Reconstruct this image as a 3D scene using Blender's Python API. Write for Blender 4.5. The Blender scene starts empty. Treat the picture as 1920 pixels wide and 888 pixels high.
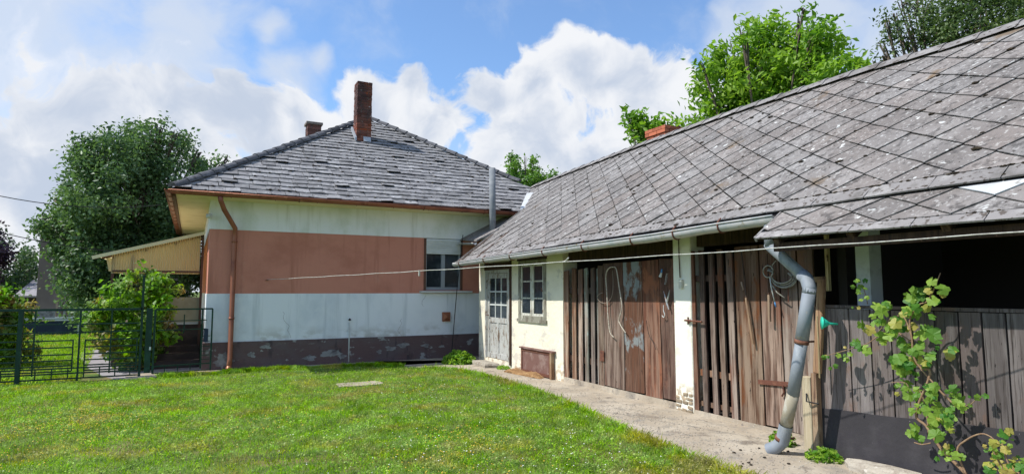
import bpy, math, random
import numpy as np
from mathutils import Vector, Matrix, Euler, noise as mnoise
R = math.radians
rnd = random.Random(7)
scene = bpy.context.scene
col = scene.collection

# ------------------------------------------------------------------ camera
HEAD = R(27.5); PITCH = math.atan(101 / 1150.0); CH = 1.6; FP = 1150.0
cd = bpy.data.cameras.new('camera'); cam = bpy.data.objects.new('camera', cd); col.objects.link(cam)
cam.location = (0, 0, CH); cam.rotation_euler = (R(90) + PITCH, 0, -HEAD)
cd.sensor_fit = 'HORIZONTAL'; cd.sensor_width = 36; cd.lens = 36 * FP / 1920
cd.clip_start = 0.05; cd.clip_end = 4000
scene.camera = cam
scene.view_settings.view_transform = 'Standard'; scene.view_settings.look = 'None'
scene.view_settings.exposure = 0.28; scene.view_settings.gamma = 1.0

_c, _s, _ct, _st = math.cos(PITCH), math.sin(PITCH), math.cos(HEAD), math.sin(HEAD)
def ray(x, y):
    a = (x - 960) / FP; b = (444 - y) / FP
    X, Y, Z = a, _c - b * _s, _s + b * _c
    return Vector((X * _ct + Y * _st, -X * _st + Y * _ct, Z))
# where the sight line to a point of the photo meets a known plane of the site
def atx(x, y, X): r = ray(x, y); return Vector((0, 0, CH)) + r * (X / r.x)
def aty(x, y, Y): r = ray(x, y); return Vector((0, 0, CH)) + r * (Y / r.y)
def atz(x, y, Z): r = ray(x, y); return Vector((0, 0, CH)) + r * ((Z - CH) / r.z)
def atd(x, y, d):
    r = ray(x, y); return Vector((0, 0, CH)) + r * (d / math.hypot(r.x, r.y))

# ------------------------------------------------------------------ sun
EL = R(51.5); SAZ = math.atan2(-.971, .235)
sd = Vector((math.sin(SAZ) * math.cos(EL), math.cos(SAZ) * math.cos(EL), math.sin(EL)))
sl = bpy.data.lights.new('sun', 'SUN'); sl.energy = 4.4; sl.angle = R(0.55); sl.color = (1, .965, .9)
so = bpy.data.objects.new('sun', sl); col.objects.link(so)
so.rotation_euler = sd.to_track_quat('Z', 'Y').to_euler(); so.location = (0, 0, 30)

# ------------------------------------------------------------------ world: sky with clouds
class NT:
    def __init__(s, tree): s.t = tree; s.n = tree.nodes; s.l = tree.links
    def new(s, typ, **k):
        n = s.n.new(typ)
        for a, b in k.items(): setattr(n, a, b)
        return n
    def put(s, sock, v):
        if isinstance(v, bpy.types.NodeSocket): s.l.new(v, sock)
        elif v is not None: sock.default_value = v
    def math(s, op, a, b=None, c=None, clamp=False):
        n = s.new('ShaderNodeMath', operation=op, use_clamp=clamp)
        s.put(n.inputs[0], a); s.put(n.inputs[1], b); s.put(n.inputs[2], c)
        return n.outputs[0]
    def vmath(s, op, a, b=None, out=0):
        n = s.new('ShaderNodeVectorMath', operation=op)
        s.put(n.inputs[0], a); s.put(n.inputs[1], b)
        return n.outputs[out]
    def mapr(s, v, a, b, c=0., d=1., smooth=True):
        n = s.new('ShaderNodeMapRange', interpolation_type='SMOOTHSTEP' if smooth else 'LINEAR')
        s.put(n.inputs[0], v); s.put(n.inputs[1], a); s.put(n.inputs[2], b); s.put(n.inputs[3], c); s.put(n.inputs[4], d)
        return n.outputs[0]
    def mix(s, f, a, b, mode='MIX'):
        n = s.new('ShaderNodeMix', data_type='RGBA', blend_type=mode)
        s.put(n.inputs[0], f); s.put(n.inputs[6], a); s.put(n.inputs[7], b)
        return n.outputs[2]
    def noise(s, vec, scale=1., detail=4., rough=.55, dist=0.):
        n = s.new('ShaderNodeTexNoise')
        s.put(n.inputs['Vector'], vec); s.put(n.inputs['Scale'], scale); s.put(n.inputs['Detail'], detail)
        s.put(n.inputs['Roughness'], rough); s.put(n.inputs['Distortion'], dist)
        return n.outputs[0]
def rgb(r, g, b): return (r, g, b, 1)

w = bpy.data.worlds.new('World'); scene.world = w; w.use_nodes = True
w.node_tree.nodes.clear(); N = NT(w.node_tree)
sky = N.new('ShaderNodeTexSky', sky_type='NISHITA'); sky.sun_disc = False
sky.sun_elevation = EL; sky.sun_rotation = SAZ; sky.air_density = 1.0; sky.dust_density = .6; sky.ozone_density = 2.0
d0 = N.vmath('NORMALIZE', N.new('ShaderNodeTexCoord').outputs['Generated'])
def wrp(vec, sc, amt):
    n_ = N.new('ShaderNodeTexNoise'); N.put(n_.inputs['Vector'], vec); n_.inputs['Scale'].default_value = sc; n_.inputs['Detail'].default_value = 3.
    q_ = N.vmath('SUBTRACT', n_.outputs[1], (.5, .5, .5)); m_ = N.new('ShaderNodeVectorMath', operation='SCALE'); N.put(m_.inputs[0], q_); m_.inputs[3].default_value = amt
    return N.vmath('ADD', vec, m_.outputs[0])
d = wrp(wrp(d0, 4., .16), 14., .035)
fluff = N.noise(d, 9., 7., .58)
fluff2 = N.noise(d, 3.2, 4., .5)
def field(blobs):
    f = None
    for (x, y, r) in blobs:
        cdir = ray(x, y).normalized()
        q = N.math('MULTIPLY_ADD', N.vmath('DISTANCE', d, tuple(cdir), out=1), -1150.0 / r * 1.0, 1.0)
        f = q if f is None else N.math('SMOOTH_MAX', f, q, .25)
    return f
cum = field([(300, 290, 150), (470, 215, 65), (560, 225, 65), (620, 245, 60), (700, 190, 70), (760, 185, 70), (830, 235, 80),
             (920, 165, 72), (1000, 160, 75), (1085, 135, 75), (1160, 160, 80), (1240, 190, 100), (1330, 260, 130), (1000, 300, 150),
             (760, 320, 130), (560, 330, 120), (1180, 330, 170), (1480, 330, 200), (150, 380, 260)])
soft = field([(60, 90, 230), (190, 210, 230), (370, 50, 120), (340, 150, 130), (60, 330, 250), (1420, 70, 110), (1560, 60, 160), (1750, 60, 230),
              (1900, 300, 300), (550, 130, 60), (520, 60, 45), (600, 110, 40)])
cumf = N.math('ADD', cum, N.math('MULTIPLY_ADD', fluff, 1.5, -.78))
cumf = N.math('ADD', cumf, N.math('MULTIPLY_ADD', N.noise(d, 30., 4., .6), .35, -.17))
cmask = N.mapr(cumf, .0, .26)
sf = N.math('ADD', soft, N.math('MULTIPLY_ADD', fluff, 1.6, -.72))
smask = N.mapr(sf, -.15, .85, 0., .84)
# the rest of the sky, out of the photo: the same kind of broken cloud
sep = N.new('ShaderNodeSeparateXYZ'); N.put(sep.inputs[0], d)
axis = ray(960, 300).normalized()
away = N.mapr(N.vmath('DISTANCE', d, tuple(axis), out=1), .72, .95)
gen = N.mapr(N.math('ADD', fluff2, N.math('MULTIPLY_ADD', fluff, .5, -.25)), .47, .58, 0., .9)
gmask = N.math('MULTIPLY', gen, away)
wisp = N.mapr(N.noise(d, 5., 6., .62), .5, .8, 0.08, .45)
lowhaze = N.mapr(sep.outputs[2], .0, .35, .85, 0.)
mask = N.math('MAXIMUM', N.math('MAXIMUM', cmask, smask), N.math('MAXIMUM', gmask, N.math('MAXIMUM', wisp, lowhaze)))
shade = N.noise(N.vmath('ADD', d, (.0, .0, .03)), 7., 5., .55)
sh2 = N.mapr(N.math('ADD', N.math('MULTIPLY', shade, 1.0), N.math('MULTIPLY', cumf, -.34)), .16, .50, 0., 1.)
ccol = N.mix(sh2, rgb(.58, .66, .80), rgb(.93, .95, .99))
ccol = N.mix(N.math('MULTIPLY', cmask, 1.0), rgb(.72, .79, .90), ccol)
skyc = N.mix(1.0, sky.outputs[0], rgb(.78, 1.02, 1.22), 'MULTIPLY')
b1 = N.new('ShaderNodeBackground'); N.put(b1.inputs[0], skyc); b1.inputs[1].default_value = .15
b2 = N.new('ShaderNodeBackground'); N.put(b2.inputs[0], ccol); b2.inputs[1].default_value = .80
ms = N.new('ShaderNodeMixShader'); N.put(ms.inputs[0], mask); N.l.new(b1.outputs[0], ms.inputs[1]); N.l.new(b2.outputs[0], ms.inputs[2])
ow = N.new('ShaderNodeOutputWorld'); N.l.new(ms.outputs[0], ow.inputs[0])
w.cycles.sampling_method = 'MANUAL'; w.cycles.sample_map_resolution = 512

# ------------------------------------------------------------------ materials
def mat(name, base, layers=(), rough=.8, bump=None, vary=0., metal=0., coord='world', hue=None, spec=.3):
    """layers: (colour, scale3, lo, hi, detail[, zlo, zhi]); all wear is fixed to the place it stands in"""
    m = bpy.data.materials.new(name); m.use_nodes = True; m.node_tree.nodes.clear(); T = NT(m.node_tree)
    out = T.new('ShaderNodeOutputMaterial'); b = T.new('ShaderNodeBsdfPrincipled'); T.l.new(b.outputs[0], out.inputs[0])
    if coord == 'world': P = T.new('ShaderNodeNewGeometry').outputs['Position']
    else:
        P = T.new('ShaderNodeTexCoord').outputs['Object']
        oi = T.new('ShaderNodeObjectInfo')
        P = T.vmath('ADD', P, T.vmath('SCALE', (37., 11., 23.), None)) if False else P
    c = None
    C0 = rgb(*base)
    cur = C0
    for L in layers:
        colr, sc, lo, hi, det = L[:5]
        nz = T.noise(T.vmath('MULTIPLY', P, sc), 1., det, .6)
        f = T.mapr(nz, lo, hi)
        if len(L) > 5:
            sp = T.new('ShaderNodeSeparateXYZ'); T.put(sp.inputs[0], P)
            f = T.math('MULTIPLY', f, T.mapr(sp.outputs[2], L[5], L[6]))
        cur = T.mix(f, cur, rgb(*colr))
    if vary:
        oi = T.new('ShaderNodeObjectInfo')
        v = T.mapr(oi.outputs['Random'], 0, 1, 1 - vary, 1 + vary, False)
        hs = T.new('ShaderNodeHueSaturation'); T.put(hs.inputs['Color'], cur); T.put(hs.inputs['Value'], v)
        if hue: T.put(hs.inputs['Saturation'], T.mapr(T.math('FRACT', T.math('MULTIPLY', oi.outputs['Random'], 7.3)), 0, 1, 1 - hue, 1 + hue, False))
        cur = hs.outputs[0]
    T.put(b.inputs['Base Color'], cur)
    b.inputs['Roughness'].default_value = rough; b.inputs['Metallic'].default_value = metal
    b.inputs['Specular IOR Level'].default_value = spec
    if bump:
        bs, bsc, bd = bump
        bn = T.new('ShaderNodeBump'); bn.inputs['Strength'].default_value = bd; bn.inputs['Distance'].default_value = bs
        T.put(bn.inputs['Height'], T.noise(T.vmath('MULTIPLY', P, bsc), 1., 5., .6))
        T.l.new(bn.outputs[0], b.inputs['Normal'])
    return m

def leafmat(name, c1, c2, c3=None, trans=.45, rough=.5):
    m = bpy.data.materials.new(name); m.use_nodes = True; m.node_tree.nodes.clear(); T = NT(m.node_tree)
    out = T.new('ShaderNodeOutputMaterial'); b = T.new('ShaderNodeBsdfPrincipled')
    at = T.new('ShaderNodeAttribute', attribute_name='tone')
    oi = T.new('ShaderNodeObjectInfo')
    v = T.math('FRACT', T.math('ADD', at.outputs['Fac'], oi.outputs['Random'])) if 'vine' in name else at.outputs['Fac']
    cc = T.mix(v, rgb(*c1), rgb(*c2))
    if c3:
        P = T.new('ShaderNodeNewGeometry').outputs['Position']
        cc = T.mix(T.mapr(T.noise(P, 1.3, 3.), .50, .66), cc, rgb(*c3))
        k_ = T.new('ShaderNodeHueSaturation'); T.put(k_.inputs['Color'], cc)
        T.put(k_.inputs['Value'], T.math('MULTIPLY', T.mapr(T.noise(P, 9., 5., .7), .36, .64, .58, 1.35), T.mapr(T.noise(P, 1.7, 3.), .35, .65, .82, 1.15)))
        T.put(k_.inputs['Saturation'], T.mapr(T.noise(P, 3.1, 2.), .35, .65, .85, 1.15)); cc = k_.outputs[0]
    T.put(b.inputs['Base Color'], cc); b.inputs['Roughness'].default_value = rough; b.inputs['Specular IOR Level'].default_value = .35
    tr = T.new('ShaderNodeBsdfTranslucent')
    T.put(tr.inputs[0], T.mix(1., cc, rgb(1.25, 1.35, .7), 'MULTIPLY'))
    mx = T.new('ShaderNodeMixShader'); mx.inputs[0].default_value = trans
    T.l.new(b.outputs[0], mx.inputs[1]); T.l.new(tr.outputs[0], mx.inputs[2]); T.l.new(mx.outputs[0], out.inputs[0])
    return m

M = {}
M['white_wall'] = mat('white_wall', (.77, .80, .83), [((.58, .62, .65), (6, 6, .4), .52, .75, 4), ((.50, .50, .48), (3, 3, 5), .45, .65, 6, .95, .55), ((.60, .65, .70), (1.2, 1.2, .8), .45, .75, 5), ((.74, .78, .80), (2, 2, 5), .6, .8, 4)], .9, (.012, (45, 45, 45), .6))
M['upper_wall'] = mat('upper_wall', (.80, .81, .80), [((.64, .65, .60), (7, 7, .5), .5, .75, 4), ((.62, .65, .57), (1.5, 1.5, 1), .45, .75, 5)], .9, (.012, (45, 45, 45), .6))
M['pink_wall'] = mat('pink_wall', (.56, .235, .165), [((.43, .17, .115), (7, 7, .5), .50, .75, 4), ((.45, .175, .12), (1.1, 1.1, 1.4), .42, .72, 5), ((.56, .27, .20), (3, 3, 3), .6, .8, 4)], .9, (.012, (50, 50, 50), .6))
M['plinth'] = mat('plinth', (.125, .08, .078), [((.13, .10, .10), (2, 2, 3), .4, .7, 6), ((.05, .04, .045), (5, 5, 2), .55, .75, 5),
        ((.30, .30, .29), (2.2, 2.2, 3.6), .60, .62, 8), ((.17, .15, .14), (4, 4, 9), .6, .68, 5)], .92, (.02, (14, 14, 14), .8))
M['bare_plaster'] = mat('bare_plaster', (.27, .27, .265), [((.16, .15, .15), (7, 7, 7), .42, .62, 6)], .95, (.01, (60, 60, 60), .7))
M['cream_wall'] = mat('cream_wall', (.80, .735, .59), [((.70, .635, .50), (1.5, 1.5, 2), .45, .75, 5), ((.86, .82, .70), (3, 3, 1.2), .58, .75, 4),
        ((.45, .36, .26), (5, 5, 7), .50, .56, 7, .50, .05), ((.60, .55, .47), (2.2, 2.2, 3), .56, .62, 6)], .92, (.02, (12, 12, 12), .6))
M['pillar_wall'] = mat('pillar_wall', (.80, .78, .68), [((.66, .64, .52), (3, 3, 3), .5, .7, 5), ((.40, .30, .20), (6, 6, 6), .52, .58, 6, .5, .15)], .92, (.02, (12, 12, 12), .6))
M['soffit'] = mat('soffit', (.80, .70, .44), [((.68, .58, .34), (2, 2, 2), .45, .7, 4)], .8)
M['copper'] = mat('copper', (.30, .115, .065), [((.20, .07, .045), (4, 4, 4), .45, .7, 5), ((.42, .20, .12), (9, 9, 3), .6, .75, 4)], .42, None, 0, .35)
M['zinc'] = mat('zinc', (.235, .26, .29), [((.31, .335, .355), (9, 9, 5), .48, .62, 5), ((.21, .24, .28), (5, 5, 3), .52, .72, 5), ((.36, .32, .25), (7, 7, 7), .62, .72, 5)], .68, (.002, (40, 40, 40), .4), 0, .1)
M['zinc_dusty'] = mat('zinc_dusty', (.46, .45, .45), [((.38, .40, .40), (9, 9, 5), .48, .62, 5), ((.33, .28, .20), (7, 7, 14), .6, .7, 5)], .65, None, 0, .15)
M['zinc_tan'] = mat('zinc_tan', (.33, .29, .215), [((.42, .40, .34), (9, 9, 5), .48, .62, 5), ((.22, .18, .13), (7, 7, 14), .56, .7, 5)], .8)
M['rubble'] = mat('rubble', (.30, .235, .16), [((.20, .15, .10), (12, 12, 12), .45, .65, 5), ((.42, .36, .27), (20, 20, 20), .58, .7, 4)], .95, (.01, (40, 40, 40), .8), .3)
M['rust'] = mat('rust', (.14, .055, .035), [((.22, .10, .06), (12, 12, 12), .5, .7, 5), ((.06, .03, .025), (20, 20, 20), .55, .7, 3)], .85, (.003, (60, 60, 60), .6))
M['fence_green'] = mat('fence_green', (.006, .035, .022), [((.014, .06, .038), (8, 8, 8), .5, .7, 4), ((.07, .035, .02), (30, 30, 30), .68, .74, 3)], .45)
M['house_tile'] = mat('house_tile', (.225, .22, .225), [((.31, .305, .305), (5, 5, 8), .48, .66, 6), ((.12, .117, .12), (8, 8, 12), .54, .67, 6),
        ((.48, .48, .47), (13, 13, 13), .64, .68, 4), ((.028, .025, .022), (9, 9, 12), .63, .66, 5)], .85, (.012, (30, 30, 30), .7), .28)
M['hip_tile'] = mat('hip_tile', (.10, .10, .11), [((.17, .17, .18), (5, 5, 5), .5, .7, 5), ((.05, .05, .05), (9, 9, 9), .55, .7, 5)], .9, (.012, (30, 30, 30), .7), .25)
M['flue'] = mat('flue', (.20, .215, .235), [((.27, .28, .29), (3, 3, 8), .45, .7, 5), ((.12, .12, .13), (7, 7, 3), .58, .7, 5)], .9)
M['roof_under'] = mat('roof_under', (.02, .018, .018), [], .95)
M['shed_tile'] = mat('shed_tile', (.185, .165, .155), [((.25, .23, .22), (1.1, 1.1, 1.1), .42, .66, 5), ((.11, .10, .095), (9, 9, 9), .50, .64, 8), ((.36, .345, .33), (22, 22, 22), .55, .66, 7),
        ((.16, .115, .075), (1.6, 1.6, 1.6), .6, .72, 5), ((.05, .042, .036), (24, 24, 24), .635, .67, 5), ((.52, .52, .50), (7.5, 7.5, 7.5), .69, .705, 2)], .92, (.015, (34, 34, 34), 1.), .10, 0, 'world', .3)
M['new_tile'] = mat('new_tile', (.50, .51, .52), [((.40, .41, .42), (4, 4, 4), .45, .7, 5), ((.30, .29, .27), (9, 9, 9), .64, .72, 5)], .85)
M['edge_tile'] = mat('edge_tile', (.22, .205, .20), [((.31, .295, .285), (5, 5, 5), .48, .68, 6), ((.09, .075, .065), (16, 16, 16), .56, .62, 5), ((.12, .11, .10), (3, 3, 3), .52, .7, 6)], .9, (.01, (30, 30, 30), .8), .1)
M['moss'] = mat('moss', (.035, .026, .018), [((.07, .055, .03), (20, 20, 20), .5, .7, 4)], 1.)
M['brick'] = mat('brick', (.20, .065, .04), [((.28, .10, .06), (9, 9, 9), .5, .7, 5), ((.075, .04, .038), (2.5, 2.5, 2.5), .32, .55, 6, 6.0, 6.6), ((.08, .045, .04), (5, 5, 5), .52, .7, 6), ((.40, .35, .32), (13, 13, 13), .66, .70, 4)], .92, (.008, (50, 50, 50), .8), .3, 0, 'world', .15)
M['old_brick'] = mat('old_brick', (.13, .06, .05), [((.06, .04, .04), (7, 7, 7), .45, .65, 5), ((.25, .15, .12), (12, 12, 12), .62, .72, 4)], .95, (.008, (50, 50, 50), .8), .3)
M['orange_brick'] = mat('orange_brick', (.42, .13, .07), [((.26, .09, .055), (9, 9, 9), .5, .7, 5)], .92, (.008, (50, 50, 50), .8), .25)
M['mortar'] = mat('mortar', (.20, .17, .15), [((.10, .08, .075), (15, 15, 15), .5, .7, 4)], .95)
M['lead'] = mat('lead', (.42, .45, .48), [], .5, None, 0, .3)
def wood(n, a, b, c, dk, patch=None, v=.22, s=.2, grey=None):
    ls = [(b, (13, 13, .9), .42, .62, 6), (c, (26, 26, 1.6), .48, .64, 6)]
    if patch: ls += [(patch, (3.2, 3.2, 2.0), .53, .6, 6)]
    if grey: ls += [(grey, (16, 16, 1.0), .38, .58, 6, 1.75, 1.0)]   # rain-bleached lower boards, with the sunlit tone below the eave shadow painted in
    ls += [(dk, (70, 70, 2.0), .55, .68, 5), (tuple(x * .45 for x in dk), (22, 22, 6), .66, .71, 4)]
    return mat(n, a, ls, .88, (.006, (50, 50, 2.5), .9), v, 0, 'world', s)
G_ = (.235, .185, .155)
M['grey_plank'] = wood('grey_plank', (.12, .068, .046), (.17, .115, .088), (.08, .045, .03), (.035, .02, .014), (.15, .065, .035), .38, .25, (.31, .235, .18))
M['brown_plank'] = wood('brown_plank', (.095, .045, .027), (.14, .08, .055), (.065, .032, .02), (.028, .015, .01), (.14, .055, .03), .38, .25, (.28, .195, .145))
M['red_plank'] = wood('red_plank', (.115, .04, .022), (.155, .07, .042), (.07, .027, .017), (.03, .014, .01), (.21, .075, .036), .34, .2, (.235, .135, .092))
M['painted_plank'] = wood('painted_plank', (.11, .052, .033), (.15, .09, .065), (.07, .037, .025), (.035, .018, .013), (.21, .225, .225), .1, .2, None)
M['fence_plank'] = wood('fence_plank', (.125, .103, .098), (.185, .16, .152), (.08, .063, .057), (.03, .023, .02), (.14, .10, .085), .35)
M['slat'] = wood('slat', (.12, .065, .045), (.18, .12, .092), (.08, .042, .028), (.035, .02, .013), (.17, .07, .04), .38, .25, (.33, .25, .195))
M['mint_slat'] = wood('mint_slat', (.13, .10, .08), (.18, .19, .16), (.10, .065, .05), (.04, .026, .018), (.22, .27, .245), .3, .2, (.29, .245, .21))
M['pale_wood'] = wood('pale_wood', (.40, .32, .19), (.48, .41, .27), (.30, .23, .13), (.17, .12, .07))
M['post_wood'] = wood('post_wood', (.26, .16, .10), (.36, .25, .16), (.17, .10, .065), (.09, .05, .035), (.33, .24, .16))
M['dark_wood'] = wood('dark_wood', (.06, .035, .025), (.09, .055, .04), (.04, .025, .02), (.02, .012, .01))
M['fascia'] = mat('fascia', (.055, .024, .020), [((.03, .015, .012), (10, 10, 10), .5, .7, 4)], .85)
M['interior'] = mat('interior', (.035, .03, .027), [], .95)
M['old_paint'] = mat('old_paint', (.43, .43, .41), [((.33, .32, .29), (8, 8, 2), .45, .65, 5), ((.20, .14, .10), (14, 14, 4), .57, .61, 6), ((.09, .055, .04), (25, 25, 9), .61, .64, 5)], .8, (.004, (40, 40, 8), .8))
M['weathered_frame'] = mat('weathered_frame', (.26, .25, .20), [((.15, .13, .10), (10, 10, 4), .45, .62, 6), ((.46, .44, .37), (14, 14, 6), .57, .63, 6)], .9, (.004, (40, 40, 8), .8))
M['window_paint'] = mat('window_paint', (.60, .59, .52), [((.40, .38, .32), (8, 8, 4), .45, .65, 5), ((.22, .15, .10), (14, 14, 8), .60, .65, 6)], .8, (.004, (40, 40, 8), .8))
M['glass'] = mat('glass', (.02, .026, .032), [((.05, .06, .07), (3, 3, 3), .45, .65, 3)], .08, None, .25, 0, 'world', None, .3)
M['curtain'] = mat('curtain', (.12, .13, .14), [((.07, .075, .08), (30, 30, .6), .45, .6, 2)], .9)
M['pvc'] = mat('pvc', (.30, .32, .34), [], .4)
M['shutter'] = mat('shutter', (.66, .68, .66), [((.58, .60, .57), (3, 3, 8), .45, .7, 3)], .55)
M['sill'] = mat('sill', (.58, .60, .58), [((.45, .46, .44), (6, 6, 6), .5, .7, 4)], .85)
M['concrete'] = mat('concrete', (.37, .31, .235), [((.46, .40, .315), (1.4, 1.4, 1), .42, .65, 6), ((.27, .24, .20), (4, 4, 1), .5, .72, 6), ((.20, .165, .13), (2.2, 2.2, 2.2), .56, .70, 7), ((.20, .17, .15), (18, 18, 18), .60, .68, 6), ((.50, .46, .40), (30, 30, 30), .62, .7, 4)], .95, (.012, (22, 22, 22), .8))
M['path_far'] = mat('path_far', (.27, .25, .26), [((.34, .32, .32), (3, 3, 3), .45, .7, 5)], .95)
M['stone'] = mat('stone', (.38, .34, .28), [((.24, .20, .16), (9, 9, 9), .45, .68, 5), ((.52, .48, .42), (20, 20, 20), .6, .7, 4)], .95, (.015, (30, 30, 30), .8), .15)
M['apron'] = mat('apron', (.036, .033, .037), [((.060, .055, .060), (1.8, 1.8, 1.8), .45, .7, 6), ((.034, .03, .036), (4, 4, 3), .52, .7, 5), ((.30, .28, .27), (26, 26, 26), .735, .75, 3)], .8, (.01, (20, 20, 20), .4))
M['soil'] = mat('soil', (.12, .18, .03), [((.20, .16, .07), (.9, .9, .9), .5, .66, 6), ((.05, .09, .018), (3, 3, 3), .45, .65, 5), ((.15, .12, .06), (12, 12, 12), .6, .7, 4)], 1., (.03, (30, 30, 30), .8))
M['far_ground'] = M['soil']
M['mat_coir'] = mat('mat_coir', (.30, .17, .075), [((.40, .25, .12), (16, 16, 16), .48, .65, 5), ((.18, .10, .045), (30, 30, 30), .55, .7, 4)], 1., (.02, (60, 60, 60), 1.))
M['hatch'] = mat('hatch', (.17, .09, .075), [((.25, .17, .145), (5, 5, 5), .46, .66, 5), ((.09, .045, .035), (12, 12, 12), .58, .7, 4)], .85)
M['rope'] = mat('rope', (.50, .45, .37), [((.34, .29, .23), (40, 40, 40), .5, .6, 3)], .9)
M['wire'] = mat('wire', (.25, .20, .16), [], .7)
M['cord'] = mat('cord', (.52, .51, .46), [((.38, .36, .32), (20, 20, 20), .5, .6, 3)], .7)
M['cable'] = mat('cable', (.30, .29, .25), [((.20, .19, .16), (20, 20, 20), .5, .6, 3)], .7)
M['black'] = mat('black', (.015, .015, .017), [], .6)
M['mint_plastic'] = mat('mint_plastic', (.03, .52, .36), [((.05, .42, .30), (20, 20, 20), .5, .7, 3)], .38)
M['blue_plastic'] = mat('blue_plastic', (.06, .20, .42), [], .4)
M['steel'] = mat('steel', (.40, .40, .40), [((.22, .17, .14), (30, 30, 30), .5, .65, 3)], .45, None, 0, .6)
M['handle_wood'] = wood('handle_wood', (.36, .23, .14), (.44, .31, .2), (.26, .16, .1), (.14, .08, .05))
M['canopy'] = None
M['frame_brown'] = mat('frame_brown', (.12, .06, .04), [], .7)
M['parapet'] = mat('parapet', (.42, .38, .26), [((.33, .29, .19), (3, 3, 3), .45, .7, 5), ((.50, .47, .36), (6, 6, 2), .6, .75, 4)], .9)
M['porch_base'] = mat('porch_base', (.06, .045, .04), [((.10, .075, .065), (3, 3, 6), .45, .7, 5)], .9)
M['neighbour_wall'] = mat('neighbour_wall', (.17, .13, .12), [((.22, .17, .155), (.8, .8, .8), .45, .7, 4)], .95)
M['neighbour_roof'] = mat('neighbour_roof', (.10, .06, .055), [], .9)
M['blue_panel'] = mat('blue_panel', (.018, .032, .065), [((.03, .05, .09), (2, 2, 2), .45, .7, 3)], .5)
M['bark'] = mat('bark', (.10, .08, .06), [((.16, .13, .10), (12, 12, 3), .45, .65, 5)], .95, (.02, (20, 20, 5), .8))
M['twig'] = mat('twig', (.24, .15, .09), [((.32, .22, .13), (30, 30, 30), .5, .65, 3)], .8)
M['leaf_dark'] = leafmat('leaf_dark', (.028, .075, .034), (.19, .30, .12), None, .35, .42)
M['leaf_bright'] = leafmat('leaf_bright', (.075, .22, .015), (.34, .50, .06), None, .48)
M['leaf_deep'] = leafmat('leaf_deep', (.035, .075, .028), (.17, .24, .085), None, .35)
M['leaf_mid'] = leafmat('leaf_mid', (.08, .20, .035), (.22, .36, .07), None, .45)
M['leaf_bush'] = leafmat('leaf_bush', (.08, .22, .02), (.27, .42, .06), (.34, .24, .08), .45)
M['leaf_far'] = leafmat('leaf_far', (.035, .07, .03), (.07, .12, .045), None, .3)
M['leaf_purple'] = leafmat('leaf_purple', (.03, .015, .035), (.06, .03, .06), None, .2)
M['leaf_vine'] = leafmat('leaf_vine', (.05, .18, .02), (.28, .42, .06), None, .4)
M['leaf_vine_yellow'] = leafmat('leaf_vine_yellow', (.35, .38, .06), (.50, .40, .12), None, .4)
M['grass'] = leafmat('grass', (.14, .32, .014), (.40, .56, .045), (.44, .42, .07), .48, .6)
M['clover'] = leafmat('clover', (.13, .31, .02), (.44, .58, .12), (.44, .40, .12), .45, .5)
M['dry_grass'] = leafmat('dry_grass', (.30, .22, .08), (.38, .32, .12), None, .3, .7)
M['petal_yellow'] = mat('petal_yellow', (.62, .42, .04), [], .7)
M['petal_white'] = mat('petal_white', (.75, .74, .68), [], .8)
def canopymat():
    m = bpy.data.materials.new('canopy_sheet'); m.use_nodes = True; m.node_tree.nodes.clear(); T = NT(m.node_tree)
    out = T.new('ShaderNodeOutputMaterial'); b = T.new('ShaderNodeBsdfPrincipled'); tr = T.new('ShaderNodeBsdfTranslucent'); mx = T.new('ShaderNodeMixShader')
    b.inputs['Base Color'].default_value = rgb(.66, .56, .34); b.inputs['Roughness'].default_value = .5
    tr.inputs[0].default_value = rgb(.80, .66, .36); mx.inputs[0].default_value = .5
    T.l.new(b.outputs[0], mx.inputs[1]); T.l.new(tr.outputs[0], mx.inputs[2]); T.l.new(mx.outputs[0], out.inputs[0]); return m
M['canopy'] = canopymat()

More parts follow.
